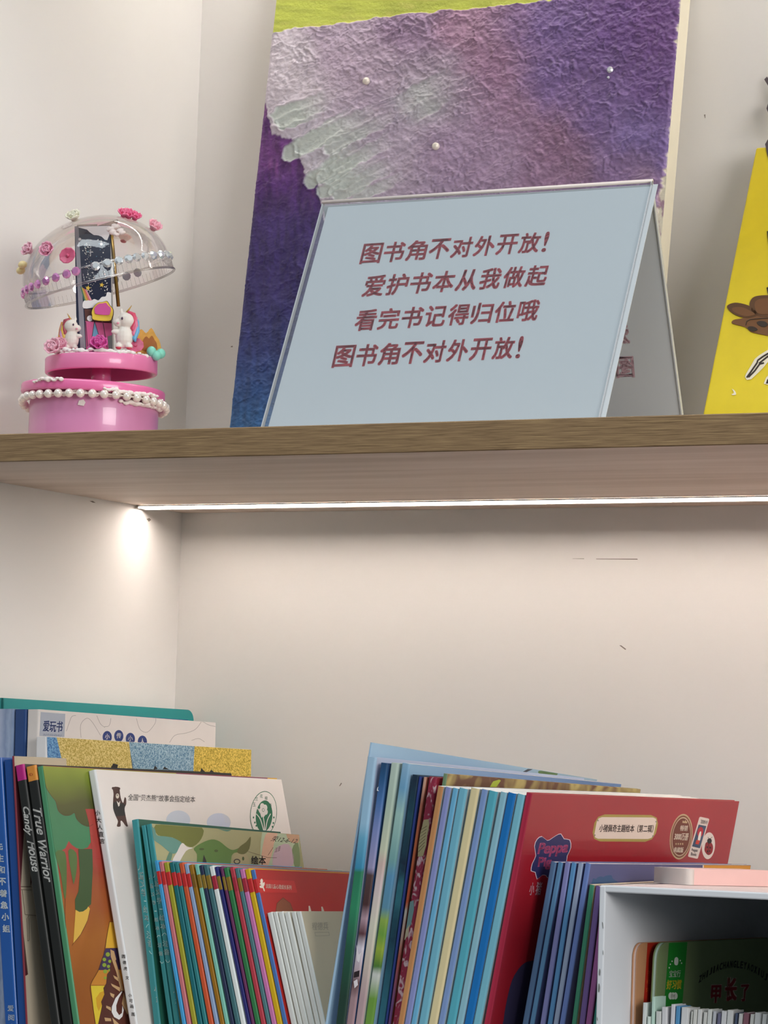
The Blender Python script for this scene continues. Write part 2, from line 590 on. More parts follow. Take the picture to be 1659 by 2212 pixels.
class Book:
    def __init__(s, name, label, ys, TL, TR, BR, end, spine, cover, cat='book', group=None, cth=.0006, inset=.0006,
                 yaw=0, wdt=None, tk=1, pages=PAGE, round_end=0, base=None, fore=False, chain=None):
        P = at(TR[0], TR[1], 1, ys)
        L = at(TL[0], TL[1], 1, ys)
        B = at(BR[0], BR[1], 1, ys)
        a = math.radians(yaw)
        hd = Vector((math.sin(a), math.cos(a), 0))
        if end is not None:            # far top corner: where its pixel meets the upright plane the book stands in
            ew = hitp(end[0], end[1], P, Vector((hd.y, -hd.x, 0))) - P
        else:
            ew = hd * wdt
        W = ew.length
        ew.normalize()
        zb = (ZL if base is None else base) + .0002
        prev = CHAIN.get(chain)
        for step in range(40):         # lean a touch more until the book clears its left neighbour
            B = at(BR[0] + step * 1.5, BR[1], 1, ys)
            ed = (B - P).normalized()
            ed = (ed - ew * ed.dot(ew)).normalized()
            et = ew.cross(ed)
            if et.x > 0:
                et = -et
            T = max(.0009, (L - P).dot(et) * tk * .97)
            h = min(((P + ew * W * i + et * T * j).z - zb) / -ed.z for i in (0, 1) for j in (0, 1))
            if prev is None:
                break
            T2 = T
            for c in (P, P + ew * W, P + ed * h, P + ew * W + ed * h):
                T2 = min(T2, ((c - prev[0]).dot(prev[1]) - .0003) / max(.3, -et.dot(prev[1])))
            if T2 > .45 * T:
                T = T2
                h = min(((P + ew * W * i + et * T * j).z - zb) / -ed.z for i in (0, 1) for j in (0, 1))
                break
        if prev is not None:
            s.info = (step, T2 / max(T, 1e-9))
            if step > 0:
                print('CHAIN', label[:50], step, round(T * 1000, 2), round(T2 * 1000, 2))
        if chain:
            CHAIN[chain] = (P.copy(), -et)
        s.xmax = max((P + ew * W * i + ed * h * j).x for i in (0, 1) for j in (0, 1))
        up = -ed
        org = P - up * h
        s.mx = Matrix(((ew.x, et.x, up.x, org.x), (ew.y, et.y, up.y, org.y), (ew.z, et.z, up.z, org.z), (0, 0, 0, 1)))
        s.W, s.T, s.H = W, T, h
        s.root = thing(name, label, cat, s.mx, group)
        c = min(cth, T * .3)
        mb = MB()
        rc = min(T * .24, .0014)
        if fore:                       # fore-edge towards the viewer: two boards, rounded front corners, pages between
            R = round_end
            def brd(y0, y1, mat):
                pl = [(W, 0), (0, 0)] + [(R - R * math.cos(a), h - R + R * math.sin(a)) for a in [k * PI / 16 for k in range(9)]] + [(W, h)]
                mb.prism([(x, y0, z) for x, z in pl], (0, y1 - y0, 0), mat)
            brd(0, c, cover)
            brd(T - c, T, cover)
            mb.build('cover', s.root)
            R2 = R
            pl = [(W - .001, 0), (.0003, 0)] + [(.0003 + R2 - R2 * math.cos(a), h - .0003 - R2 + R2 * math.sin(a)) for a in [k * PI / 16 for k in range(9)]] + [(W - .001, h - .0003)]
            MB().prism([(x, c, z) for x, z in pl], (0, T - 2 * c, 0), pages).build('page_block', s.root)
        else:
            # cover: right face, rounded spine, left face
            out = [(W, 0), (rc, 0)] + [(rc - rc * math.sin(a), rc - rc * math.cos(a)) for a in (PI / 8, PI / 4, 3 * PI / 8)] + [(0, rc)]
            out2 = [(0, T - rc)] + [(rc - rc * math.cos(a), T - rc + rc * math.sin(a)) for a in (PI / 8, PI / 4, 3 * PI / 8)] + [(rc, T), (W, T)]
            loop = out + out2
            inn = [(W, T - c), (c, T - c), (c, c), (W, c)]
            if round_end:
                R = round_end
                for y0, y1 in ((0, c), (T - c, T)):
                    pl = [(0, 0), (W, 0)] + [(W - R + R * math.cos(a), h - R + R * math.sin(a)) for a in [k * PI / 16 for k in range(9)]] + [(0, h)]
                    mb.prism([(x, y0, z) for x, z in pl], (0, y1 - y0, 0), cover)
                mb.box((0, 0, 0), (c, T, h), spine)
            else:
                allp = loop + inn
                n = len(allp)
                vs = [(x, y, 0) for x, y in allp] + [(x, y, h) for x, y in allp]
                no = len(loop)
                for i in range(n):
                    j = (i + 1) % n
                    is_sp = 1 <= i <= no - 3
                    is_out = i < no
                    q = [vs[i], vs[j], vs[n + j], vs[n + i]]
                    mb.add(q, [(0, 1, 2, 3)], spine if (is_out and is_sp) else cover, is_out and is_sp)
                mb.add(vs[n:], [list(range(n))], cover)
                mb.add(vs[:n], [list(range(n))[::-1]], cover)
            mb.build('cover', s.root)
            if T - 2 * c > .0002:
                MB().box((c, c, .0008), (W - inset - .0006, T - c, h - inset), pages).build('page_block', s.root)
        cl = lambda lo, hi: (lambda v: max(lo, min(hi, v)))
        cx, ct, cz = cl(0.0002, W - .0002), cl(.0001, T - .0001), cl(.0002, h - .0002)
        s.cov = Face(s.mx, (0, 0, h / 2), (0, -1, 0), clip=lambda p: Vector((cx(p.x), p.y, cz(p.z))))
        s.spn = Face(s.mx, (0, T / 2, h / 2), (-1, 0, 0), clip=lambda p: Vector((p.x, ct(p.y), cz(p.z))))

    def zpix(s, py):
        """height on the spine of pixel row py"""
        lo, hi = 0, s.H
        for _ in range(30):
            m = (lo + hi) / 2
            q = s.mx @ Vector((0, s.T / 2, m)) - CAM
            v = FH / 2 - FPX * q.dot(UP) / q.dot(fwd)
            if v < py:
                hi = m
            else:
                lo = m
        return lo

    def band(s, mb, v0, v1, mat, layer=1):
        """a printed band round the spine between two pixel rows"""
        z1, z0 = s.zpix(v0), s.zpix(v1)
        e = .00006 * layer
        rc = min(s.T * .24, .0014)
        q = [k * PI / 8 for k in range(5)]
        r2 = rc + e
        pr = [(rc - r2 * math.sin(a), rc - r2 * math.cos(a)) for a in q] + [(rc - r2 * math.cos(a), s.T - rc + r2 * math.sin(a)) for a in q]
        for a, b in zip(pr, pr[1:]):
            mb.add([(a[0], a[1], z0), (b[0], b[1], z0), (b[0], b[1], z1), (a[0], a[1], z1)], [(0, 1, 2, 3)], mat)

# ---- left group ---------------------------------------------------
G_L = 'picture books leaning at the left wall'
tealm = M('1f8f8f', .55)
b = Book('hardback_book', 'tall teal hardback with a rounded corner, against the left wall', .11, (-13, 1507), (6, 1507.4), (-18, 2212), (419, 1534), tealm, tealm,
         group=G_L, cth=.0012, chain='left', yaw=2.5, round_end=.0075)
denim = ramp('denim_blue', 'Y', .01, [(0, '7f93b4'), (.3, '9fb0cb'), (.55, '8496b8'), (1, 'a9b6cf')], .7, .5, 120)
Book('picture_book', 'pale denim-blue book spine at the far left edge', .09, (-26, 1529), (29, 1531), (12, 2212), None, denim, denim, group=G_L, wdt=.17, chain='left', yaw=YL)
nb = M('16437f', .5)
Book('picture_book', 'plain navy-blue spine between denim-blue and white books', .09, (30, 1531), (56, 1532), (40, 2212), None, nb, nb, group=G_L, wdt=.17, chain='left', yaw=YL)
gw = M('dcd6d2', .5)
b = Book('picture_book', 'white book with grey swirls, blue ovals and a grey title block', .09, (57, 1531), (84, 1532), (69, 2212), (466, 1561), M('e0d9d4', .5), gw, group=G_L, chain='left', yaw=YL)
mb = MB()
b.cov.poly(mb, [(88, 1538), (141, 1542), (139, 1592), (85, 1590)], M('a9b0bd', .5))
navy = M('233a78', .5)
b.cov.text(mb, '爱玩书', (92, 1580), (134, 1582), (94, 1556), navy, 2, .015)
b.cov.text(mb, 'AIWANSHU', (93, 1589), (132, 1591), (93, 1584.5), M('6f7a96'), 2)
for x, y, ch in ((231.5, 1592, '小'), (256.5, 1590, '传'), (281.5, 1596, '小'), (307.5, 1602, '人')):
    b.cov.poly(mb, ell(x, y, 10, 13), navy)
    b.cov.text(mb, ch, (x - 5, y + 5), (x + 5, y + 5), (x - 5, y - 7), M('e8e4e0'), 2, .02)
sw = M('8f8a8a', .5)
for c in ([(360, 250), (375, 205), (390, 170), (412, 165)], [(440, 285), (438, 215), (470, 180), (500, 200), (545, 272)],
          [(525, 165), (545, 210), (570, 230)], [(567, 225), (592, 220), (602, 180)], [(740, 180), (760, 240), (800, 255), (840, 210), (846, 180)],
          [(920, 312), (950, 272), (1010, 260), (1060, 240), (1092, 200)], [(1040, 300), (1078, 290), (1110, 308)], [(1090, 190), (1130, 215), (1170, 225)],
          [(150, 152), (175, 165), (200, 160)], [(340, 290), (346, 220), (352, 175)]):
    b.cov.polys(mb, ribbon(smooth_loop(KL(c), 4, False), .8), sw, 1)
mb.build('cover_print', b.root)

wsp = M('e4e2e2', .5)
yb = scribble('crayon_yellow', 'b59a3c', 'ead58c')
bb = scribble('crayon_blue', '4f7d9c', 'a9c6d2')
bb2 = scribble('crayon_deep_blue', '2c66a3', '7fb0d4')
yb2 = scribble('crayon_gold', 'a88f24', 'eed066')
b = Book('picture_book', 'thick white-spined book with blue and yellow crayon stripes', .082, (75, 1597), (101, 1591), (93, 2212), (543, 1619), wsp, M('e6e0d2', .6), group=G_L, chain='left', yaw=YL, cth=.001)
mb = MB()
b.cov.poly(mb, K1([(500, 545), (615, 555), (715, 1000), (520, 1000)]), bb2)
b.cov.poly(mb, K1([(615, 555), (1400, 610), (1462, 1000), (715, 1000)]), yb)
b.cov.poly(mb, KL([(700, 303), (1056, 325), (1046, 540), (728, 540)]), bb)
b.cov.poly(mb, KL([(1056, 325), (1380, 350), (1390, 540), (1046, 540)]), yb2)
blk = M('1d1a1a', .5)
b.cov.polys(mb, [KL([(600, 450), (614, 425), (640, 432), (636, 452)])] + [K3(q) for q in ([(128, 345), (143, 305), (168, 335)], [(215, 340), (226, 315), (270, 342)], [(548, 368), (558, 327), (592, 362)], [(632, 362), (648, 343), (682, 372)])], blk, 2)
mb.build('cover_print', b.root)
mb = MB()
b.spn.polys(mb, ribbon([(86, 1645), (88, 1642), (90, 1645), (92, 1642), (95, 1646)], 1.6), blk, 2)
mb.build('spine_print', b.root)

# blue pair at the far left edge
bl1, bl2 = M('2159a6', .4, coat=.2), M('163f80', .4, coat=.2)
wt = M('e6ecf2', .5)
b = Book('storybook', 'bright blue spine with white vertical title, far left', .022, (-27, 1634), (2, 1636), (39, 2212), None, bl1, bl1, group='blue books at the left edge', wdt=.04, chain='left', yaw=YL)
mb = MB()
b.spn.column(mb, '先生和不着急小姐', (-2, 1828), (14, 2006), 16, wt, (1, .05), 2, .03)
mb.build('spine_title', b.root)
mb = MB()
b.spn.column(mb, '爱阅家', (23, 2178), (26, 2218), 13, wt, (1, .05), 2, .01)
mb.build('publisher_mark', b.root)
b = Book('storybook', 'dark blue narrow spine right beside the bright blue one', .022, (3, 1637), (25, 1640), (59, 2212), None, M('1d4c93', .4), bl2, group='blue books at the left edge', wdt=.04, chain='left', yaw=YL)
bg_ = M('b8aa94', .6)
mar = M('4c1c24', .5)
b = Book('picture_book', 'beige and maroon book glimpsed in the gap beside the blue spines', .0205, (25.6, 1634), (30, 1633), (62, 2212), None, M('8a2d3c'), bg_, group=G_L, wdt=.05, chain='left', yaw=YL)
mb = MB()
b.cov.poly(mb, K2([(140, -960), (700, -960), (330, 350), (215, 350), (235, 800), (305, 1300), (240, 1320)]), mar)
b.cov.poly(mb, K2([(265, -350), (330, -350), (330, 345), (215, 345)]), M('a99c88'), 2)
ln = M('5f5245')
for c in ([(215, 350), (340, 350)], [(225, 380), (340, 385)], [(240, 385), (270, 650), (400, 665)], [(290, 690), (300, 940), (315, 930), (310, 690)], [(225, 400), (240, 700), (265, 1050), (300, 1300)], [(310, 660), (300, 690)]):
    b.cov.polys(mb, ribbon(K2(c), 1), ln, 3)
mb.build('cover_print', b.root)

# two black spines with script titles
bk_m = M('20211f', .45)
for lab, TL, TR, BR, hc, title, pa in (
        ('black spine with magenta top and the title Candy House', (27, 1652), (50, 1650), (132, 2212), 'b8207c', ('Candy', 'House'), ((229, 1325), (265, 1640), (295, 1690), (352, 2030))),
        ('black spine with orange top and the title True Warrior', (52, 1647), (76, 1652), (160, 2212), 'e0913c', ('True', 'Warrior'), ((358, 1340), (408, 1630), (410, 1690), (488, 2145)))):
    b = Book('storybook', lab, .02, TL, TR, BR, None, bk_m, bk_m, group='black script-titled books', wdt=.2, chain='left', yaw=YL)
    mb = MB()
    b.band(mb, 1640, 1687 if 'orange' in lab else 1686, M(hc, .45))
    if 'orange' in lab:
        b.spn.polys(mb, ribbon([(63, 1673), (66, 1670), (66, 1676), (63, 1673)], 1.2) + ribbon([(68, 1670), (71, 1673), (68, 1676)], 1.2), M('b5542a'), 3)
    mb.build('spine_band', b.root)
    mb = MB()
    for wd_, (p, q) in zip(title, (pa[:2], pa[2:])):
        (x0, y0), (x1, y1) = K1([p, q])
        wdt_ = 18
        b.spn.text(mb, wd_, (x0 - .5, y0), (x1 - .5, y1), (x0 + wdt_, y0 - 2), M('f1eee8', .5), 2, .02, .35)
    mb.build('spine_title', b.root)

# the forest book
grn, trunk = M('46845a', .45, .12, 40), ramp('forest_trunk', 'Z', 0.14, [(0, '9c5a26'), (.3, 'b06a2c'), (.42, 'a8602e'), (.55, 'a34a34'), (.64, 'b3473f')], .45, .35, 28, off=0.04)
crown = ramp('forest_crown', 'Z', 0.14, [(.72, '49512a'), (.84, '57592c'), (.94, '7c8a30'), (1, '8f9c38')], .45, .12, 22, off=0.04)
b = Book('picture_book', 'forest picture book with green treetop and orange trunk on its cover', .02, (78, 1653), (92, 1654), (177, 2212), (598, 1681), M('4f9268', .45), trunk, group=G_L, chain='left', yaw=YL)
mb = MB()
b.cov.poly(mb, K1([(440, 845), (430, 1100), (500, 1842), (560, 1850), (640, 1810), (710, 1770), (745, 1692), (780, 1735), (830, 1770), (890, 1782), (950, 1765), (990, 1700), (965, 1400), (930, 1345), (1100, 1345), (1100, 845)]), grn, 1)
cr_ = smooth_loop(K1([(440, 850), (450, 960), (500, 1110), (555, 1200), (605, 1265), (630, 1360), (690, 1412), (760, 1412), (808, 1385), (830, 1450), (890, 1510), (960, 1535), (1010, 1510)]), 3, False)
b.cov.poly(mb, cr_ + K1([(1010, 1345), (930, 1345), (1120, 1345), (1120, 930), (3100, 1010), (3100, 900)]), crown, 2)
oln = M('5e3a22')
b.cov.polys(mb, ribbon(cr_, .9), oln, 3)
b.cov.poly(mb, K1([(925, 1345), (1010, 1345), (1100, 1880), (1000, 1880), (985, 1700), (965, 1500)]), M('b2473f'), 3)
dg1, dg2 = M('5a7440', .45, .1), M('475c38', .45, .1)
b.cov.poly(mb, smooth_loop(K2([(600, -20), (700, -30), (722, 150), (716, 430), (703, 480), (690, 430), (655, 200)]), 3), dg1, 4)
b.cov.poly(mb, smooth_loop(K2([(738, -40), (825, -20), (832, 150), (805, 300), (788, 290)]), 3), dg1, 4)
b.cov.poly(mb, K2([(848, -60), (1000, -60), (1006, 150), (987, 540), (960, 563), (940, 590), (900, 618), (860, 624), (815, 600), (812, 490), (850, 400), (866, 200)]), dg2, 4)
b.cov.poly(mb, K2([(818, 600), (860, 624), (900, 618), (940, 590), (955, 565), (975, 588), (945, 720), (870, 870), (793, 965)]), M('e2b64e'), 5)
for c in ([(706, 480), (705, 700), (735, 1100), (740, 1350)], [(793, 965), (780, 990)], [(975, 588), (945, 720), (870, 870), (793, 965)], [(1190, 720), (1165, 850), (1120, 1100), (1060, 1270), (980, 1420), (1000, 1600), (1035, 1840)]):
    b.cov.polys(mb, ribbon(smooth_loop(K2(c), 3, False), .9), oln, 5)
b.cov.poly(mb, K2([(1190, 735), (1260, 735), (1300, 1015), (1145, 1015), (1165, 850)]), M('e2b23e'), 3)
b.cov.poly(mb, K2([(1145, 1020), (1300, 1012), (1300, 1255), (1065, 1255), (1110, 1120)]), M('45365a'), 3)
b.cov.poly(mb, K2([(1068, 1255), (1330, 1250), (1330, 1420), (980, 1418)]), M('d08a34'), 3)
b.cov.poly(mb, K2([(985, 1425), (1330, 1422), (1330, 1900), (1040, 1900), (1005, 1600)]), M('e6c93a', .5, .12, 120), 3)
b.cov.poly(mb, K2([(1040, 1560), (1080, 1500), (1130, 1480), (1120, 1600), (1070, 1700), (1050, 1650)]), M('d9a22c'), 4)
gr = M('93a83a')
for x, y, r in ((1168, 1085, 24), (1130, 1140, 20), (1190, 1160, 18), (1130, 1200, 22), (1175, 1215, 18), (1140, 1270, 22), (1185, 1255, 14), (1140, 1340, 16)):
    b.cov.poly(mb, ell(*K2([(x, y)])[0], r / 5, r / 5, 12), gr, 5)
b.cov.poly(mb, K2([(1200, 1040), (1240, 1070), (1330, 1440), (1500, 1900), (1050, 1900), (1095, 1690), (1105, 1640), (1095, 1600), (1130, 1520), (1120, 1450), (1150, 1400), (1160, 1300), (1190, 1260), (1205, 1150)]), M('5a3026', .5, .15, 120), 5)
tan = M('c9a377')
for q in ([(1195, 1030), (1235, 1050), (1260, 1140), (1250, 1150), (1300, 1300), (1340, 1480), (1310, 1480), (1260, 1280), (1200, 1110)],
          [(1225, 1310), (1290, 1345), (1292, 1385), (1240, 1345)], [(1200, 1400), (1300, 1445), (1300, 1490), (1215, 1430)], [(1190, 1500), (1240, 1520), (1230, 1560), (1200, 1535)],
          [(1150, 1640), (1200, 1660), (1205, 1700), (1150, 1665)], [(1130, 1770), (1200, 1780), (1205, 1810), (1140, 1810)], [(1340, 1500), (1400, 1700), (1380, 1740), (1320, 1620)], [(1215, 1770), (1300, 1850), (1340, 1900), (1250, 1900)]):
    b.cov.poly(mb, K2(q), tan, 6)
b.cov.poly(mb, K2([(1315, 1485), (1250, 1560), (1212, 1650), (1208, 1710), (1235, 1765), (1290, 1795), (1325, 1760), (1340, 1690), (1325, 1640), (1320, 1720), (1290, 1745), (1260, 1700), (1258, 1640), (1285, 1560), (1325, 1490)]), M('e9e6e4'), 7)
b.cov.poly(mb, [(376, 1640), (573, 1650), (573, 1720), (376, 1720)], M('6b3c58'), 3)
b.cov.poly(mb, [(573, 1650), (606, 1652), (606, 1720), (573, 1720)], M('dcb840'), 3)
mb.build('cover_print', b.root)

# white book with the bear and the round emblem
wb = M('eae2dc', .45)
b = Book('picture_book', 'white book with a brown bear and round green flower emblem', .062, (188, 1664), (205, 1662), (303, 2212), (608, 1684), M('dedede', .4), wb, group=G_L, chain='left', yaw=YL)
mb = MB()
ink = M('2c2624')
brown, suit = M('4a2f28'), M('232323')
b.cov.poly(mb, smooth_loop(KL([(612, 560), (622, 552), (634, 552), (646, 556), (650, 575), (655, 610), (668, 640), (676, 610), (684, 615), (685, 645), (676, 668), (680, 700), (690, 750), (694, 765), (684, 766), (662, 738), (654, 740), (654, 766), (634, 766), (640, 740), (628, 712), (614, 670), (614, 620), (616, 590)]), 3), brown, 1)
b.cov.poly(mb, KL([(613, 640), (635, 628), (650, 640), (668, 642), (680, 650), (676, 670), (678, 708), (628, 712), (614, 672)]), suit, 2)
b.cov.poly(mb, KL([(632, 628), (644, 640), (652, 628), (648, 655), (642, 660)]), M('e5ddd2'), 3)
b.cov.poly(mb, ell(*KL([(637, 602)])[0], 3.6, 5.5), M('d9cdbb'), 2)
b.cov.poly(mb, ell(*KL([(636, 597)])[0], 1.5, 1.3, 10), ink, 3)
b.cov.polys(mb, [ell(*KL([q])[0], 2.6, 3, 12) for q in ((613, 560), (646, 562))], brown, 1)
mb.build('bear_print', b.root)
mb = MB()
b.cov.text(mb, '全国“贝杰熊”故事会指定绘本', (276, 1729), (421, 1734), (277, 1715), M('3a332f'), 2, .004)
mb.build('title_text', b.root)
mb = MB()
mo = ramp('moon_print', 'X', .2, [(0, 'cfd3d8'), (.45, 'c9d0dc'), (.62, 'c6cbdd'), (.72, 'd8d0b4'), (1, 'ddd4bc')], .5, .2, 60)
b.cov.poly(mb, ell(*K3([(352, 795)])[0], 26, 21), mo, 1)
b.cov.poly(mb, ell(*K3([(715, 815)])[0], 26, 20), mo, 1)
mb.build('moon_picture', b.root)
mb = MB()
eg = M('1f6b4a')
ex, ey = 569, 1758
b.cov.poly(mb, ell(ex, ey, 29, 49, 40, .06), eg, 2)
b.cov.poly(mb, ell(ex, ey, 27.8, 47.4, 40, .06), wb, 3)
b.cov.poly(mb, ell(ex + 1, ey + 5, 18, 34, 36, .06), eg, 4)
for cx, cy, rx, ry in ((566, 1742, 5, 7), (572, 1745, 5, 7), (564, 1751, 5.5, 6), (573, 1754, 5, 6.5), (568, 1758, 4.5, 7)):
    b.cov.poly(mb, ell(cx, cy, rx, ry, 14), wb, 5)
b.cov.poly(mb, ell(568, 1750, 2.6, 4, 14), eg, 6)
b.cov.poly(mb, ell(568, 1750, 1.8, 3, 14), wb, 7)
for c in ([(567, 1760), (570, 1776), (571, 1796)], [(553, 1758), (562, 1770), (569, 1794)], [(584, 1758), (577, 1772), (573, 1794)], [(556, 1746), (562, 1756), (565, 1766)]):
    b.cov.polys(mb, ribbon(smooth_loop(c, 3, False), 1.8), wb, 5)
for ch, (x, y) in zip('玉兰花绘本', ((548.5, 1738), (553.5, 1725.5), (564, 1720), (574.5, 1724), (583.5, 1739))):
    b.cov.text(mb, ch, (x - 3, y + 4), (x + 3, y + 4), (x - 3, y - 4), eg, 5, .01)
for x, y in ((547, 1766), (591, 1766), (550, 1777), (553, 1784), (590, 1778), (588, 1786)):
    b.cov.poly(mb, ell(x, y, 1.6, 2.4, 8), eg, 5)
mb.build('round_emblem', b.root)
mb = MB()
b.spn.column(mb, '小大人直言', (211, 1756), (221, 1817), 11, ink, (1, .05), 2, .01)
mb.build('spine_title', b.root)
mb = MB()
b.spn.column(mb, '圆德虎', (267, 2066), (271, 2092), 7.5, ink, (1, .05), 2, .01)
b.spn.column(mb, '文', (275, 2112), (275, 2112), 7.5, ink, (1, .05), 2, .01)
b.spn.column(mb, '小可画', (281, 2150), (285, 2174), 7.5, ink, (1, .05), 2, .01)
b.spn.column(mb, '图', (288, 2191), (288, 2191), 7.5, ink, (1, .05), 2, .01)
mb.build('author_names', b.root)

# teal-spined readers
ts = ramp('worn_teal', 'Z', 0.1, [(0, '2a8084'), (.5, '2e888c'), (1, '338f95')], .5, .3, 60, off=0.04)
lt = M('b4d6d3', .5)
dkg = M('235c4c', .45)
lab3 = ('teal spine with dark green cover leaning on the white bear book', 'worn teal spine, middle of the three teal readers', 'teal-spined reader with a green and pink collage cover')
for i, (TL, TR, BR, end, cv) in enumerate((((279, 1773), (297, 1769), (359, 2212), (606, 1797), dkg), ((304, 1784), (313, 1782), (383, 2212), (634, 1803), ts), ((313.5, 1782), (326, 1779), (399, 2212), (646, 1803), M('a9a67c', .5)))):
    b = Book('reader_book', lab3[i], .077, TL, TR, BR, end, ts, cv, group='teal children\'s literature readers', chain='left', yaw=YL)
    mb = MB()
    if i != 1:
        a0, a1, c0, c1 = (((306, 1873), (329, 2056), (340, 2135), (351, 2206)), ((338, 1890), (363, 2075), (381, 2140), (392, 2208)))[i // 2]
    else:
        a0, a1, c0, c1 = (327, 1895), (350, 2078), (368, 2140), (378, 2206)
    b.spn.column(mb, '儿童文学·绘本（注音）', a0, a1, (16, 9.5, 13)[i], lt, (1, .1), 2, .012)
    mb.build('spine_title', b.root)
    mb = MB()
    b.spn.column(mb, '总第一二', c0, c1, (14, 9, 12)[i], lt, (1, .1), 2, .012)
    mb.build('volume_number', b.root)
    if i == 2:
        mb = MB()
        Q = lambda pts: smooth_loop(K3(pts), 3)
        b.cov.poly(mb, Q([(150, 835), (360, 838), (565, 862), (560, 960), (480, 1035), (400, 1010), (300, 950), (170, 930)]), M('6f7434'), 1)
        b.cov.poly(mb, Q([(90, 850), (140, 870), (160, 930), (230, 940), (310, 955), (390, 1010), (330, 1090), (280, 1085), (200, 1020), (110, 950)]), M('5f8f84'), 2)
        b.cov.poly(mb, Q([(690, 862), (825, 872), (800, 895), (760, 890)]), M('5a8a78'), 1)
        b.cov.poly(mb, Q([(270, 1085), (300, 1090), (270, 1200), (230, 1200)]), M('56806c'), 2)
        b.cov.poly(mb, K3(smooth_loop([(490, 1050), (560, 1000), (650, 968), (720, 985), (790, 1040), (840, 1062), (900, 1040), (960, 990), (998, 950), (985, 1050), (940, 1098), (870, 1085), (830, 1115), (790, 1240), (540, 1240), (520, 1100)], 3)), M('5d7f3e'), 3)
        b.cov.poly(mb, Q([(900, 1035), (960, 990), (1000, 945), (988, 1050), (940, 1100), (880, 1085)]), M('6a6a38'), 4)
        b.cov.poly(mb, Q([(385, 1000), (430, 1035), (482, 1045), (420, 1072), (345, 1190), (300, 1160), (340, 1080)]), M('ddd6d0'), 4)
        b.cov.poly(mb, Q([(860, 1090), (960, 1100), (985, 1200), (850, 1200)]), M('b0a57e'), 3)
        b.cov.poly(mb, K3([(1100, 880), (1430, 885), (1445, 1230), (1080, 1230), (1090, 1000)]), M('b9c8a8'), 2)
        b.cov.poly(mb, Q([(1150, 900), (1240, 905), (1210, 1000), (1190, 1100), (1140, 1240), (1090, 1230), (1110, 1020)]), M('dfb49a'), 3)
        b.cov.poly(mb, Q([(1320, 900), (1425, 903), (1425, 1000), (1350, 985)]), M('cfa585'), 3)
        b.cov.poly(mb, Q([(1215, 1060), (1340, 1010), (1390, 1150), (1330, 1240), (1205, 1240)]), M('c9adb9'), 4)
        b.cov.poly(mb, Q([(1370, 1060), (1425, 1000), (1442, 1200), (1400, 1230)]), M('84986a'), 4)
        b.cov.text(mb, '荣12-6-12', K3([(1175, 985)])[0], K3([(1405, 1008)])[0], K3([(1195, 935)])[0], M('4a4038'), 6, 0, .3)
        b.cov.text(mb, '注音', K3([(1212, 1088)])[0], K3([(1262, 1070)])[0], K3([(1220, 1042)])[0], M('5a5048'), 6)
        b.cov.text(mb, '绘本', K3([(1003, 1190)])[0], K3([(1135, 1196)])[0], K3([(1003, 1115)])[0], ink, 6, .02)
        b.cov.polys(mb, ribbon(K3([(975, 1076), (1150, 1130), (1235, 1132)]), .8) + ribbon(K3([(1200, 1040), (1155, 1110)]), .8), M('6a5a48'), 5)
        b.cov.poly(mb, K3([(565, 1200), (578, 1104), (602, 1160), (606, 1200)]), ink, 6)
        b.cov.polys(mb, ribbon(K3(ell(876, 1166, 26, 20, 14) + [(902, 1166)]), 2.2), ink, 6)
        b.cov.polys(mb, [K3(ell(560, 1055, 24, 10, 10)), K3(ell(690, 1070, 18, 12, 10)), K3(ell(932, 1140, 10, 18, 10))], M('4a5a30'), 5)
        mb.build('cover_print', b.root)

# twenty thin booklets of one series
RED, MUS, CRI = 'c2272a', '8a6f22', 'a8283c'
ser = [('sky-blue', '3f9fd6', 112, 139, 325, 376, RED, 'leftmost of the coloured row'), ('salmon-pink', 'c8747c', 140, 175, 376, 414, RED, 'between the sky-blue and olive ones'),
       ('olive-yellow', 'a3a02e', 176, 215, 415, 460, RED, 'right of the salmon-pink one'), ('deep teal', '0e6a72', 217, 256, 461, 499, RED, 'right of the olive-yellow one'),
       ('mid teal', '2b7f84', 257, 290, 500, 538, RED, 'left of the orange-red one'), ('orange-red', 'cc5630', 291, 328, 539, 582, RED, 'between teal and pale blue ones'),
       ('pale blue', '8fa6c9', 330, 362, 583, 622, RED, 'right of the orange-red one'), ('mustard-brown', '9a6c14', 363, 398, 623, 664, '7d5a18', 'right of the pale blue one'),
       ('mint-green', '7fc3b0', 400, 440, 665, 699, MUS, 'right of the mustard-brown one'), ('dark navy', '25304f', 441, 472, 700, 737, MUS, 'between mint and slate ones'),
       ('slate-teal', '3f6d74', 473, 511, 738, 782, MUS, 'left of the white one'), ('white', 'e2e8e6', 513, 555, 783, 823, CRI, 'right of the slate-teal one'),
       ('royal navy', '25286e', 556, 586, 824, 862, MUS, 'right of the white one'), ('plum-purple', '6a2f5c', 587, 621, 863, 889, MUS, 'right of the royal navy one'),
       ('leaf-green', '2f7a48', 622, 662, 890, 932, MUS, 'right of the plum one'), ('crimson', 'b83c4a', 665, 706, 934, 972, CRI, 'between green and slate ones'),
       ('grey-slate', '4d7a80', 708, 741, 974, 1010, MUS, 'right of the crimson one'), ('mauve-pink', 'c977ae', 742, 781, 1011, 1052, CRI, 'right of the grey-slate one'),
       ('bright yellow', 'd4ae14', 783, 824, 1054, 1096, RED, 'right of the mauve-pink one'), ('cornflower-blue', '4a74b4', 825, 862, 1097, 1136, RED, 'rightmost of the coloured row')]
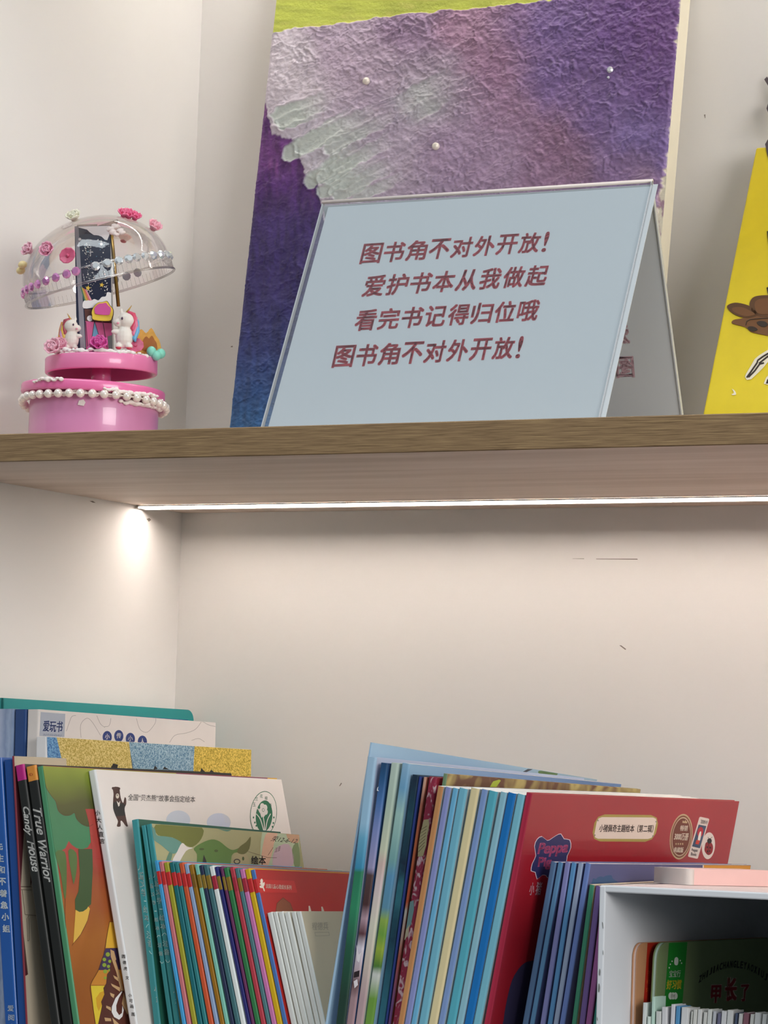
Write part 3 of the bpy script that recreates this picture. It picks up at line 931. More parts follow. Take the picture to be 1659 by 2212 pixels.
for i, (cn, hx, a, a2, c, c2, bc, pos) in enumerate(ser):
    f = i / 19
    yt = 1859 + 18 * f + (i * 37 % 5 - 2) * .5
    TL, TR, BR = (300 + a / 3.456, yt + .5), (300 + a2 / 3.456, yt), (300 + c2 / 3.456, 2212)
    m_ = M(hx, .42)
    red = M('b52a26', .42)
    last = i == 19
    b = Book('series_booklet', 'thin %s booklet, %s' % (cn, pos) + (', red cover facing out' if last else ''), .072 + .002 * f, TL, TR, BR, (TR[0] + 312, TR[1] + 15), m_, red if last else m_,
             'book', 'coloured series booklets', tk=min(1, (c2 - c) / (a2 - a)), cth=.0003, inset=.0003, chain='left', yaw=YL)
    mb = MB()
    b.band(mb, 1840 + 145 / 3.456 + 17.5 * f, 1840 + 243 / 3.456 + 18.5 * f, M(bc, .42))
    mb.build('spine_band', b.root)
    if last:
        mb = MB()
        b.cov.poly(mb, K4([(868, 205), (1160, 217), (1182, 305), (892, 304)]), M('c9302c', .42), 1)
        wl_ = M('e8dccb')
        b.cov.poly(mb, smooth_loop(K4([(905, 215), (915, 200), (925, 212), (925, 235), (937, 225), (938, 245), (930, 262), (935, 275), (940, 295), (930, 290), (925, 272), (905, 270), (900, 255), (915, 250), (898, 240), (908, 235)]), 2), wl_, 2)
        b.cov.text(mb, '法国儿童心理成长系列', K4([(947, 272)])[0], K4([(1139, 284)])[0], K4([(946, 238)])[0], wl_, 2, .01)
        b.cov.poly(mb, K4([(1018, 470), (1030, 385), (1075, 343), (1130, 385), (1160, 470)]), M('8a4f34'), 2)
        b.cov.polys(mb, ribbon(K4([(1018, 470), (1030, 385), (1075, 343), (1130, 385), (1160, 470)]), .8), M('5a3020'), 3)
        b.cov.polys(mb, [K4([(1266, 404), (1276, 404), (1292, 470), (1268, 470)]), K4([(1360, 410), (1371, 410), (1392, 470), (1366, 470)])], wl_, 2)
        mb.build('cover_print', b.root)

# six thin white booklets
bei = M('cdbfa2', .5)
ordn = ['leftmost', 'second from left', 'third from left', 'fourth from left', 'fifth from left', 'rightmost']
for i, (a, a2, c, c2) in enumerate(((950, 993, 1145, 1188), (994, 1028, 1190, 1231), (1030, 1073, 1232, 1276), (1075, 1119, 1278, 1321), (1122, 1167, 1325, 1363), (1169, 1207, 1365, 1405))):
    yt = 1969.5 - .6 * (i % 3)
    TL, TR = (300 + a / 3.456, yt), (300 + a2 / 3.456, yt)
    b = Book('thin_booklet', 'thin white-spined booklet, %s of six beside the coloured row' % ordn[i] + (', beige cover facing out' if i == 5 else ''), .074, TL, TR, (300 + c2 / 3.456, 2212), (TR[0] + 262, TR[1] + 1), M('dfe1dc', .5), bei if i == 5 else M('d5d0c2', .5),
             'book', 'thin white booklets', cth=.0004, inset=.0004, chain='left', yaw=YL)
    if i == 5:
        mb = MB()
        gy = M('a59a86')
        b.cov.text(mb, '程德兵', K4([(1292, 585)])[0], K4([(1414, 583)])[0], K4([(1290, 528)])[0], gy, 2)
        b.cov.polys(mb, ribbon(K4([(1312, 602), (1418, 600), (1421, 625), (1318, 629), (1312, 602)]), .8), gy, 2)
        mb.build('cover_print', b.root)
# ---- right group --------------------------------------------------
G_R = 'picture books leaning right in the middle of the shelf'
skyc = M('9dbfda', .45)
b = Book('picture_book', 'tallest pale blue thin book at the back of the right group', 0.060, (799, 1604), (804, 1604), (724, 2212), (1290, 1684), M('a4c3dc', .45), ramp('pale_sky_cover', 'X', .2, [(0, '9fc0d9'), (.5, '8fb0cc'), (1, '9ab4c4')]), group=G_R, chain='right', yaw=YR, cth=.0004)
mb = MB()
b.cov.poly(mb, [(1126, 1669), (1140, 1661), (1149, 1658), (1151, 1660), (1137, 1668), (1133, 1675), (1126, 1680)], M('3c4048'), 1)
lf = M('5c7a4a')
b.cov.polys(mb, [ell(1172, 1668, 10, 5, 10), ell(1184, 1667, 9, 5, 10), ell(1197, 1671, 8, 5, 10), ell(1178, 1675, 14, 6, 10)], lf, 1)
mb.build('cover_print', b.root)

b = Book('picture_book', 'wide sky-blue spine with green foliage below, leftmost of the right group', 0.053, (790, 1639), (812, 1636), (750, 2212), (1262, 1681),
         ramp('sky_to_forest', 'Z', 0.14, [(0, '1c3c30'), (.2, '235c44'), (.36, '2f8a62'), (.5, '2c7f5c'), (.515, '3b8fb4'), (.64, '6aaccb'), (.7, '9cc4de'), (1, 'a9c6de')], .45, .035, 60, off=0.047),
         M('b7c3da', .45), group=G_R, chain='right', yaw=YR)
b = Book('picture_book', 'navy spine fading to lilac with brown photo strips below', 0.053, (814, 1651), (837, 1649), (769, 2212), (1240, 1690),
         ramp('night_spine', 'Z', 0.138, [(0, 'a5868c'), (.06, '5d3d40'), (.1, 'b7a0a8'), (.2, 'd8d0dc'), (.26, '5b3238'), (.32, 'b394a0'), (.38, '4a2c2e'), (.5, '54403f'), (.535, '9c97bd'), (.68, '7f8cc0'), (.8, '4a74ae'), (.9, '235482'), (1, '1c3c5a')], .45, .03, 70, off=0.047),
         M('3a5f92'), group=G_R, chain='right', yaw=YR)
mb = MB()
b.spn.polys(mb, [[(811, 1700), (814, 1702), (818, 1699), (816, 1705), (819, 1709), (814, 1708), (810, 1711)]], M('e6eaf0'), 2)
b.spn.polys(mb, [[(768, 2040), (775, 2062), (782, 2056), (776, 2080), (771, 2075)], [(764, 2120), (772, 2115), (776, 2128), (766, 2135)]], M('e8dfe4'), 2)
b.spn.polys(mb, [[(765, 2100), (777, 2096), (778, 2110), (764, 2112)]], M('2a1c20'), 2)
mb.build('spine_print', b.root)
b = Book('picture_book', 'pale sage spine with pinkish flower prints', 0.053, (838, 1650), (860, 1649), (788, 2212), (1280, 1691),
         ramp('sage_spine', 'Z', 0.138, [(0, 'b79ca0'), (.15, 'cfc0b4'), (.3, 'd6d3c0'), (.45, 'd9c4c4'), (.55, 'd2b8ae'), (.6, 'cdd0b6'), (.8, 'b3c6b6'), (1, 'bcccc0')], .45, .06, 90, off=0.047),
         M('b8c8bc'), group=G_R, chain='right', yaw=YR)
sky2 = ramp('blue_cover', 'X', .2, [(0, '8fb6d2'), (.35, '8aa9cf'), (1, '6483b0')], .45)
b = Book('picture_book', 'blue cover behind the booklets, spine with green trees below', 0.053, (861, 1651), (885, 1650), (809, 2212), (1342, 1694),
         ramp('tree_spine', 'Z', 0.138, [(0, '6d9a3e'), (.1, 'cfd2cc'), (.13, '4c7a30'), (.2, '9ab03c'), (.26, '6fa040'), (.32, '8fae4c'), (.37, '5d8fa8'), (.5, '5b94bb'), (.56, '76a6a6'), (.75, 'a3c8c0'), (.86, '6fa2c4'), (1, '9abdd8')], .45, .04, 60, off=0.047),
         sky2, group=G_R, chain='right', yaw=YR, pages=M('efe0c4', .8), inset=.0001)
nv = ramp('deep_sea_spine', 'Z', 0.132, [(0, '2e6a7c'), (.3, '143a4e'), (.5, '2f6d7a'), (.6, '14293e'), (.8, '1f4c5c'), (1, '16283c')], .4, .25, 80, off=0.047)
Book('picture_book', 'dark sea-blue spine with teal streaks', 0.054, (887, 1677), (904, 1675), (829, 2212), (1250, 1698), nv, M('274258'), group=G_R, chain='right', yaw=YR)
Book('picture_book', 'thin indigo spine beside the dark sea-blue one', 0.054, (904, 1679), (910, 1678), (836, 2212), (1256, 1700), M('2c3f86', .4), M('27356a'), group=G_R, chain='right', yaw=YR, cth=.0003)
Book('picture_book', 'thin rusty red spine beside the crimson patterned one', 0.054, (910, 1681), (921, 1679), (844, 2212), (1266, 1702),
     ramp('rust_spine', 'Z', 0.132, [(0, '6f4a80'), (.2, 'a85444'), (.4, 'b8b0a4'), (.48, 'b4502e'), (.7, 'b4603c'), (.85, 'a8604c'), (1, 'c9a08a')], .45, .2, 80, off=0.047), M('8a5040'), group=G_R, chain='right', yaw=YR, cth=.0003)
crim = scribble('crimson_pattern', '8e1f3c', 'c9a8ac', 260, .52, .64, (1, 1, .6))
b = Book('picture_book', 'crimson patterned spine with a tan rope printed on it', 0.054, (922, 1682), (943, 1680), (864, 2212), (1288, 1703), crim, M('8e2038'), group=G_R, chain='right', yaw=YR)
mb = MB()
rope = M('a89a72', .6)
b.spn.poly(mb, K5([(745, 660), (780, 655), (790, 700), (772, 770), (768, 850), (740, 930), (700, 935), (698, 860), (715, 760)]), rope, 2)
b.spn.polys(mb, sum([ribbon(K5([(705 + 1.5 * k, 900 - 28 * k), (750 + 3 * k, 850 - 24 * k)]), .9) for k in range(7)], []), M('5a5038'), 3)
mb.build('rope_print', b.root)
mb = MB()
b.spn.poly(mb, K5([(640, 1270), (670, 1260), (672, 1330), (650, 1440), (620, 1500), (600, 1480), (625, 1380)]), M('6f8f90'), 2)
b.spn.poly(mb, K5([(610, 1480), (640, 1440), (630, 1520), (600, 1560)]), M('b8a88c'), 3)
mb.build('spine_print', b.root)
bok = scribble('warm_bokeh', '6b4a38', 'b9a66a', 55, .4, .62)
b = Book('picture_book', 'green-edged book with a warm blurred photo cover behind the booklets', 0.055, (952, 1674), (966, 1672), (878, 2212), (1384, 1705), M('6f8a68', .45), bok, group=G_R, chain='right', yaw=YR, cth=.0008)
mb = MB()
b.cov.poly(mb, [(1058, 1700), (1065, 1688), (1078, 1684), (1082, 1686), (1072, 1700)], M('a8b83a'), 1)
mb.build('cover_print', b.root)

row = [('orange-tan', 'c48a58', 943, 957, 847, 866, 1700, 'leftmost of the cool-coloured row'), ('lilac-blue', '8b93c8', 957, 973, 867, 880, 1702, 'right of the orange-tan one'),
       ('sky-blue', '6db2d6', 974, 988.5, 880, 893, 1704, 'right of the lilac-blue one'), ('light blue', '74b6cc', 989, 1008, 894, 916, 1705, 'left of the cream one'),
       ('cream', 'e3d3a4', 1012, 1034, 917, 938, 1705, 'the only cream one in the row'), ('periwinkle', '7f9acb', 1035, 1052, 939, 953, 1707, 'right of the cream one'),
       ('turquoise', '57aec0', 1053, 1073, 954, 977, 1711, 'right of the periwinkle one'), ('pale aqua', '90c0cf', 1074, 1094, 978, 994, 1713, 'left of the vivid blue one'),
       ('vivid blue', '1272bb', 1094.5, 1113, 995, 1014, 1715, 'brightest in the row'), ('soft aqua', '7cbdd0', 1114, 1133, 1015, 1033, 1718, 'beside the red book')]
for i, (cn, hx, a, a2, c, c2, yt, pos) in enumerate(row):
    m_ = M(hx, .42)
    b = Book('story_booklet', '%s booklet spine, %s' % (cn, pos), 0.041, (a, yt), (a2, yt - .5), (c2, 2212), (a2 + 448, yt + 16), m_, M('b9c6cc', .5), 'book', 'cool-coloured booklets beside the red book', tk=min(1, (c2 - c) / (a2 - a)), cth=.0004, inset=.0001, chain='right', yaw=YR, pages=M('f0ece6', .8))

redm, reds = M('9c1b28', .35, coat=.3), ramp('crimson_spine', 'Y', .006, [(0, 'a01f3a'), (.4, 'b62a48'), (1, '9a1c38')], .4)
b = Book('storybook', 'big red book with a cream title plate and stickers, cover facing out', 0.041, (1134, 1719), (1149, 1714), (1053, 2212), (1597, 1731), reds, redm, group=G_R, chain='right', yaw=YR, cth=.0005)
mb = MB()
def rrect(tl, tr, br, bl, k=.12):
    P, o = [tl, tr, br, bl], []
    for i in range(4):
        p, a, c = P[i], P[i - 1], P[(i + 1) % 4]
        la, lc = math.dist(p, a), math.dist(p, c)
        r = k * min(math.dist(tl, bl), math.dist(tl, tr)) * 2
        o += [(p[0] + (a[0] - p[0]) * r / la, p[1] + (a[1] - p[1]) * r / la), (p[0] + (a[0] - p[0]) * r * .3 / la + (c[0] - p[0]) * r * .3 / lc, p[1] + (a[1] - p[1]) * r * .3 / la + (c[1] - p[1]) * r * .3 / lc), (p[0] + (c[0] - p[0]) * r / lc, p[1] + (c[1] - p[1]) * r / lc)]
    return o
gold, cream = M('a3924a', .45), M('e0cfc2', .5)
b.cov.poly(mb, K6(rrect((556, 234), (966, 240), (928, 411), (524, 408), .16)), gold, 1)
b.cov.poly(mb, K6(rrect((566, 252), (950, 255), (918, 393), (540, 391), .1)), cream, 2)
for x, y in ((568, 274), (940, 282), (548, 368), (920, 374)):
    b.cov.poly(mb, ell(*K6([(x, y)])[0], 1.6, 1.8, 10), M('8a8478'), 3)
b.cov.text(mb, '小猪佩奇主题绘本（第二辑）', *[K6([q])[0] for q in ((573, 348), (920, 352), (580, 298))], M('3a2620'), 3, .012)
mb.build('title_plate', b.root)
mb = MB()
g2 = M('b9a07c', .45)
b.cov.poly(mb, K6(ell(1102, 378, 72, 146, 40, .1)), g2, 1)
b.cov.poly(mb, K6(ell(1102, 378, 66, 136, 40, .1)), M('7c4a34'), 2)
b.cov.poly(mb, K6(ell(1102, 378, 60, 126, 40, .1)), M('c0a890'), 3)
b.cov.poly(mb, K6(ell(1102, 378, 56, 118, 40, .1)), M('6f3a2c'), 4)
crm = M('e2d2c0')
b.cov.text(mb, '畅销', *[K6([q])[0] for q in ((1092, 340), (1140, 342), (1098, 304))], crm, 5, .02)
b.cov.text(mb, '3000万册', *[K6([q])[0] for q in ((1052, 400), (1142, 402), (1062, 354))], crm, 5, .02)
b.cov.text(mb, '典藏版', *[K6([q])[0] for q in ((1050, 478), (1112, 480), (1056, 444))], crm, 5, .02)
b.cov.polys(mb, [K6(ell(1068 + 14 * k, 424, 4, 7, 8)) for k in range(4)] + [K6([(1108, 288), (1112, 272), (1120, 282), (1128, 270), (1134, 282), (1142, 276), (1138, 292)])], g2, 5)
mb.build('gold_seal', b.root)
mb = MB()
b.cov.poly(mb, K6(rrect((1220, 249), (1284, 263), (1208, 521), (1144, 506), .06)), M('d8c9c0'), 1)
b.cov.poly(mb, K6([(1214, 300), (1263, 310), (1222, 452), (1171, 440)]), M('3d4c66'), 2)
b.cov.poly(mb, K6(smooth_loop([(1210, 330), (1230, 315), (1243, 335), (1235, 372), (1215, 380), (1205, 360)], 3)), M('b02834'), 3)
b.cov.poly(mb, K6(smooth_loop([(1222, 345), (1230, 350), (1222, 400), (1208, 402), (1212, 370)], 3)), M('e6ddd4'), 4)
b.cov.poly(mb, K6([(1200, 398), (1222, 402), (1212, 428), (1192, 424)]), M('c23a2a'), 4)
b.cov.text(mb, 'Penguin', *[K6([q])[0] for q in ((1166, 475), (1205, 481), (1170, 452))], M('4a4250'), 3, .01)
b.cov.text(mb, 'Books', *[K6([q])[0] for q in ((1163, 497), (1198, 503), (1167, 477))], M('4a4250'), 3, .01)
b.cov.text(mb, '2009-9', *[K6([q])[0] for q in ((1226, 292), (1268, 300), (1229, 268))], M('6a6068'), 3, .01)
mb.build('publisher_strip', b.root)
mb = MB()
b.cov.poly(mb, K6(ell(1277, 436, 42, 86, 32, .06)), M('ddd0c8'), 1)
b.cov.poly(mb, K6(smooth_loop([(1262, 415), (1290, 412), (1306, 440), (1300, 480), (1275, 496), (1252, 470), (1254, 438)], 3)), M('8e1f28'), 2)
b.cov.poly(mb, K6(ell(1283, 405, 15, 17, 14)), M('241c20'), 3)
b.cov.polys(mb, [K6(ell(x, y, 4, 7, 8)) for x, y in ((1268, 445), (1288, 448), (1270, 472), (1284, 470))] + ribbon(K6([(1282, 392), (1272, 380)]), .8) + ribbon(K6([(1286, 392), (1302, 378)]), .8) + ribbon(K6([(1279, 415), (1272, 494)]), .8), M('241c20'), 4)
mb.build('oval_badge', b.root)
mb = MB()
# dark splash badge with its pink lettering
spl = K6([(142, 596), (150, 548), (172, 500), (163, 440), (180, 396), (210, 378), (243, 404), (270, 392), (300, 372), (330, 362), (350, 394), (386, 400), (392, 450), (370, 500), (364, 540), (330, 640), (250, 640), (237, 626), (212, 622), (180, 648), (168, 604)])
b.cov.poly(mb, smooth_loop([(x + (x - 1190) * .035, y + (y - 1850) * .03) for x, y in spl], 2), M('d9ccd4'), 1)
b.cov.poly(mb, smooth_loop(spl, 2), M('2b2a5c'), 2)
pk = M('b04a78')
b.cov.text(mb, 'Peppa', *[K6([q])[0] for q in ((172, 512), (366, 500), (196, 418))], pk, 3, .03)
b.cov.text(mb, 'Pig', *[K6([q])[0] for q in ((178, 590), (262, 588), (190, 508))], pk, 3, .03)
mb.build('splash_badge', b.root)
mb = MB()
b.cov.text(mb, '小', *[K6([q])[0] for q in ((124, 752), (154, 754), (136, 672))], M('d8a8b4'), 2, .01)
b.cov.text(mb, '猪', *[K6([q])[0] for q in ((164, 752), (200, 752), (178, 668))], M('d8b8c4'), 2, .01)
mb.build('small_lettering', b.root)
mb = MB()
b.cov.poly(mb, smooth_loop(K7([(640, 975), (600, 980), (560, 992), (505, 1040), (440, 1150), (395, 1320), (365, 1500), (358, 1700), (700, 1700), (700, 1000)]), 3), M('34304f'), 1)
mb.build('cover_print', b.root)

lavc = ramp('dusk_cover', 'X', .21, [(0, '5c608a'), (.3, '54567e'), (.8, '4c4d72'), (1, '4e4d6e')], .45, .1, 30)
lav = [('steel-blue', '56789e', 1188, 1201, 1122, 1137, 1863, 'leftmost, against the red cover'), ('ocean-blue', '5b8cb4', 1204, 1215, 1139, 1151, 1863.5, 'second, beside a dark gap'),
       ('mauve', '8488bd', 1219, 1231, 1160, 1175, 1864, 'third, right of the dark gap'), ('medium blue', '5a92c2', 1233, 1244, 1176, 1190, 1864.5, 'fourth, right of the mauve one'),
       ('silver-blue', '9aaac4', 1246.5, 1259, 1191, 1203, 1865, 'fifth, palest of them'), ('cornflower', '6a82be', 1261, 1275, 1204, 1217, 1866, 'rightmost, dusk cover facing out')]
for i, (cn, hx, a, a2, c, c2, yt, pos) in enumerate(lav):
    m_ = M(hx, .45)
    b = Book('narrow_booklet', '%s narrow booklet beside the white box, %s' % (cn, pos), 0.059, (a, yt + .5), (a2, yt), (c2, 2212), (a2 + 347 if i == 5 else a2 + 330, yt + 3), m_, lavc if i == 5 else M('56608c', .5), 'book', 'short blue booklets before the red book', tk=min(1, (c2 - c) / (a2 - a)), cth=.0004, inset=.0002, chain='right', yaw=YR)
    if i == 5:
        mb = MB()
        b.cov.poly(mb, smooth_loop(K8([(118, 260), (128, 232), (150, 238), (170, 222), (195, 215), (215, 222), (240, 210), (285, 205), (300, 235), (345, 270), (340, 330), (118, 330)]), 3), M('3c5a80'), 1)
        b.cov.poly(mb, [(1521, 1860), (1640, 1860), (1640, 1890), (1519, 1890)], M('c98a2a'), 1)
        b.cov.poly(mb, [(1519, 1860), (1521.5, 1860), (1520, 1890), (1517, 1890)], M('d8d0c8'), 2)
        mb.build('cover_print', b.root)
for cn, hx, TL, TR, BR in (('green', '3f8a6c', (1272, 1912.5), (1283, 1912), (1239, 2212)), ('purple', '705a94', (1285, 1916), (1298, 1915), (1257, 2212)),
                           ('plum-pink', '94568c', (1298, 1935), (1312, 1934), (1272, 2212)), ('dark teal', '2f7a70', (1314, 1950), (1327, 1949), (1288, 2212))):
    b = Book('narrow_booklet', 'short %s booklet tucked against the left side of the white box' % cn, 0.059, TL, TR, BR, (TR[0] + 290, TR[1] - 15), M(hx, .45), M('c8b08c' if cn == 'green' else '5a4458', .5), 'book', 'shortest booklets left of the white box', cth=.0004, inset=.0002, chain='right', yaw=YR)

XB_MIN = b.xmax
# ---- white cardboard box with board books inside -------------------
YB = .07
while at(1295, 1912, 1, YB).x < XB_MIN + .0006:      # the box stands just right of the last leaning booklet
    YB -= .001
p = at(1295, 1912, 1, YB)
BX, BZ, BD, BWD, TH = p.x, p.z - .0002, .26, .116, .0036
card = M('dcdee2', .6, .03, 30)
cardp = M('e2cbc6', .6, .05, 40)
r = thing('cardboard_box', 'white open-fronted cardboard box with scuffed edges, bottom right', 'box', Matrix.Translation((BX, YB, ZL + .0002)))
hb = BZ - ZL
def panel(nm, a, c, m=card):
    mb = MB().box(a, c, m)
    o = mb.build(nm, r)
    bv = o.modifiers.new('edge', 'BEVEL')
    bv.width, bv.segments = .0007, 2
    return o
panel('side_panel', (0, 0, 0), (TH, BD, hb - .0002))
panel('side_panel', (BWD - TH, 0, 0), (BWD, BD, hb - .0002))
panel('back_panel', (TH, BD - TH, 0), (BWD - TH, BD, hb - TH))
panel('top_panel', (0.0002, 0.0002, hb - TH), (BWD - .0002, BD, hb), card)
panel('bottom_panel', (TH, 0, 0), (BWD - TH, BD - TH, TH))
mb = MB().box((.006, .004, hb), (BWD - .002, BD - .002, hb + .0004), cardp)  # thin pale pink layer over the box top
mb.build('top_layer', r)
fs_ = Face(Matrix.Translation((BX, YB, ZL + .0002)), (0, 0, 0), (0, -1, 0), .0002)
mb = MB()
sf = M('7c7e7a', .8, .2, 200)
for q in ([(1300, 1990), (1303, 1992), (1305, 2005), (1303, 2008), (1301, 2000)], [(1295, 2090), (1299, 2096), (1298, 2106), (1295, 2109), (1292, 2104)], [(1293, 2122), (1297, 2126), (1298, 2136), (1294, 2146), (1290, 2140)], [(1289, 2195), (1292, 2200), (1292, 2206), (1289, 2203)], [(1302, 2050), (1304, 2056), (1304, 2064), (1302, 2062)]):
    mx_, my_ = sum(p[0] for p in q) / len(q), sum(p[1] for p in q) / len(q)
    fs_.poly(mb, smooth_loop([(mx_ + (x - mx_) * .5, my_ + (y - my_) * .8) for x, y in q], 2), sf, 1)
mb.build('scuff_mark', r)

# pink slab lying on the box
zt = BZ + .0008
dq = at(1499, 1912, 2, zt)
pinkm, pend = M('e9c0ba', .55), M('d9cfc8', .55)
a_ = math.radians(-62)
xd = Vector((math.cos(a_), -math.sin(a_), 0))
r = thing('pink_notebook', 'pale pink notebook with a white rounded spine lying on the white box', 'book', Matrix.Translation(dq) @ Matrix.Rotation(-a_, 4, 'Z'))
hn = (at(1499, 1877, 1, dq.y) - at(1499, 1912, 1, dq.y)).length
# (thin closed notebook: rounded white spine, pink boards)
L_, Wn = .055, .03

def nb_local(px, py):
    return r.matrix_world.inverted() @ hitp(px, py, dq, Vector((-xd.y, xd.x, 0)))
bpy.context.view_layer.update()
MB().box((0, 0.0, 0), (L_, Wn, hn), pinkm).build('cover', r)
mb = MB()
mb.prism([(-.0042 + .0042 * (1 - math.sin(t)) * .6, .004 - .004 * math.cos(t), 0) for t in [k * PI / 8 for k in range(5)]] + [(-.0042, Wn, 0), (0, Wn, 0), (0, 0, 0)], (0, 0, hn), pend, smooth=True)
mb.build('spine', r)

def inbook(*a, **k):
    return Book(*a, base=ZL + TH + .0003, **k)
pkp = M('e3c8bc', .6)
b = inbook('board_book', 'orange-brown board book with rounded corners and a red stripe, inside the box', .045, (1366, 2040), (1377, 2037), (1372, 2212), None, pkp, M('c08a62', .45), group='board books in the white box', wdt=.165, chain='board', yaw=2, fore=True, round_end=.008, cth=.0007, pages=pkp)
mb = MB()
b.cov.poly(mb, KB([(262, 80), (420, 80), (380, 1100), (190, 1100), (225, 640)]), M('b02a1c', .4), 1)
b.cov.column(mb, '不红牙', KB([(285, 440)])[0], KB([(262, 640)])[0], 9, M('d85a2a'), (1, 0), 2)
mb.build('cover_print', b.root)
mint = M('b9d6c8', .6)
b = inbook('board_book', 'green board book with arched black lettering, inside the box', .056, (1411, 2040), (1423, 2037), (1414, 2212), None, mint, M('7d8f62', .5), group='board books in the white box', wdt=.165, chain='board', yaw=2, fore=True, round_end=.009, cth=.0007, pages=mint)
mb = MB()
b.cov.poly(mb, KB([(512, 60), (725, 60), (640, 1100), (430, 1100)]), M('1f8a2c', .45), 1)
wh = M('e2e8da')
b.cov.poly(mb, KB(smooth_loop([(570, 300), (578, 265), (600, 255), (618, 280), (612, 340), (590, 350), (572, 335)], 3)), wh, 2)
b.cov.polys(mb, [KB(ell(x, y, 7, 10, 8)) for x, y in ((545, 303), (525, 338), (640, 295), (655, 325), (512, 378))], wh, 2)
b.cov.text(mb, '宝宝行', *[KB([q])[0] for q in ((508, 490), (640, 486), (516, 408))], wh, 2, .01)
b.cov.text(mb, '好习惯', *[KB([q])[0] for q in ((478, 630), (650, 625), (488, 520))], M('e0c832'), 2, .02)
b.cov.polys(mb, [KB(ell(x, 705, 26, 42, 12)) for x in (528, 556, 584)], wh, 2)
arc = 'ZHIJIACHANGLEYAOXIUJIAN'
for i, ch in enumerate(arc):
    t = i / (len(arc) - 1)
    x = 868 + t * 880
    y = 560 - 190 * (1 - (2 * t - .92) ** 2 / .9)
    sl = -.62 * (1 - t / .48) if t < .48 else .62 * (t - .48) / .52
    wdt_, hh = (16 if ch == 'I' else 32), 82
    bl = (x - wdt_ / 2, y + 8)
    b.cov.text(mb, ch, *[KB([q])[0] for q in (bl, (bl[0] + wdt_, bl[1] + wdt_ * sl), (bl[0] + hh * .12, bl[1] - hh))], M('141812'), 2, .03)
dr = M('a8222e')
for ch, x0, x1, y0, y1 in (('甲', 985, 1110, 790, 575), ('长', 1150, 1295, 770, 490), ('了', 1330, 1430, 770, 568)):
    b.cov.text(mb, ch, *[KB([q])[0] for q in ((x0, y0), (x1, y0 - 5), (x0 + 12, y1))], M('d8c8b8'), 2, .06)
    b.cov.text(mb, ch, *[KB([q])[0] for q in ((x0 + 4, y0), (x1 - 4, y0 - 5), (x0 + 16, y1 + 6))], dr, 3, .03)
mb.build('cover_print', b.root)

# row of small thin booklets standing in front of the board books
xs = KB([(v, 0) for v in (205, 255, 300, 352, 420, 490, 585, 640, 750, 790, 840, 895, 955, 1010, 1060, 1115, 1180, 1260, 1310, 1370, 1440, 1500, 1580, 1650, 1700)])
hts = [770, 930, 700, 870, 820, 790, 810, 830, 870, 850, 850, 880, 850, 870, 890, 870, 860, 890, 900, 890, 905, 890, 905, 830, 840]
cols = ['cfd4d2', 'd2ded6', 'b9d6c8', 'c9ccc8', 'd0d0d2', 'd3d3d8', '4f8fbe', 'd6d6d6', 'c6c8c2', 'd2d2cc', 'd6d6d4', 'cfcfca', 'd4d6d2', 'bfc2c8', '6a6a84', 'd6d6d8', 'd8d8d6', '4a5670', 'd2d0ce', '8a5a68', 'd4d4ce', 'd8d8d6', 'd6d6d2', 'dedede', 'd8d8d8']
for i in range(24):
    x0, x1 = xs[i][0] + .6, xs[i + 1][0] - .6
    yt = KB([(0, hts[i])])[0][1] + 3
    hx = cols[i]
    blue = {6: 'light blue', 14: 'grey-violet', 17: 'dark slate', 19: 'dull maroon'}.get(i)
    lab = 'small %s spine standing among the pale booklets in the box' % blue if blue else 'small pale booklet spine in the tight row inside the white box'
    Book('small_booklet', lab, .04, (x0, yt), (x1, yt), (x1 - 2, 2212), None, M(hx, .5), M(hx, .5), 'book', 'small booklets inside the white box', cth=.0003, inset=.0002, wdt=.014, chain='mini', yaw=0, base=ZL + TH + .0003)

# ------------------------------------------------------------------ upper shelf: folded acrylic sign
CLR = clear_mat('clear_acrylic', (.97, .98, .985), .015, .3)
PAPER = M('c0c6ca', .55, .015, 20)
a1, a2 = math.radians(23.2), math.radians(21.7)
YF = .07                        # front foot
SX0, SX1 = .2133, .4328
SH = .1528                      # height of the ridge
YA = YF + SH * math.tan(a1)
YK = YA + SH * math.tan(a2)
sg = thing('table_sign', 'folded clear acrylic sign with four lines of red Chinese lettering on pale paper', 'sign', Matrix.Translation((SX0, YF, .0006)))
WS = SX1 - SX0
inv = sg.matrix_world.inverted()
tA = .0013
def slope_sheet(ang, y0, sgn, x0, x1, s0, s1, off, th, mat, mb=None):
    """sheet in the sloping plane through (y0, z=0); off = distance in front of it"""
    d = Vector((0, sgn * math.sin(ang), math.cos(ang)))
    n = Vector((0, -sgn * math.cos(ang), math.sin(ang)))       # outward
    n = n if sgn > 0 else Vector((0, math.cos(ang), math.sin(ang)))
    o = Vector((0, y0, 0)) + n * off
    mb = mb or MB()
    mb.prism([o + Vector((x0, 0, 0)) + d * s0, o + Vector((x1, 0, 0)) + d * s0, o + Vector((x1, 0, 0)) + d * s1, o + Vector((x0, 0, 0)) + d * s1], n * -th, mat)
    return mb
LF = SH / math.cos(a1)
LB = SH / math.cos(a2)
z_off = .0012
slope_sheet(a1, 0, 1, 0, WS, .001, LF, 0, tA * .5, CLR).build('front_panel', sg, Matrix.Translation((0, 0, 0)))
slope_sheet(a1, 0, 1, 0, WS, .004, LF - .001, -.0022, tA * .5, CLR).build('inner_panel', sg)
slope_sheet(a2, YK - YF, -1, 0, WS, .001, LB, 0, tA * .5, CLR).build('back_panel', sg)
MB().tube([(0, YA - YF, SH), (WS, YA - YF, SH)], .0011, M('e6dcd6', .25), 8).build('folded_ridge', sg)
slope_sheet(a1, 0, 1, .0042, WS + .0032, .003, LF - .0018, -.0011, .0003, PAPER).build('paper_sheet', sg)
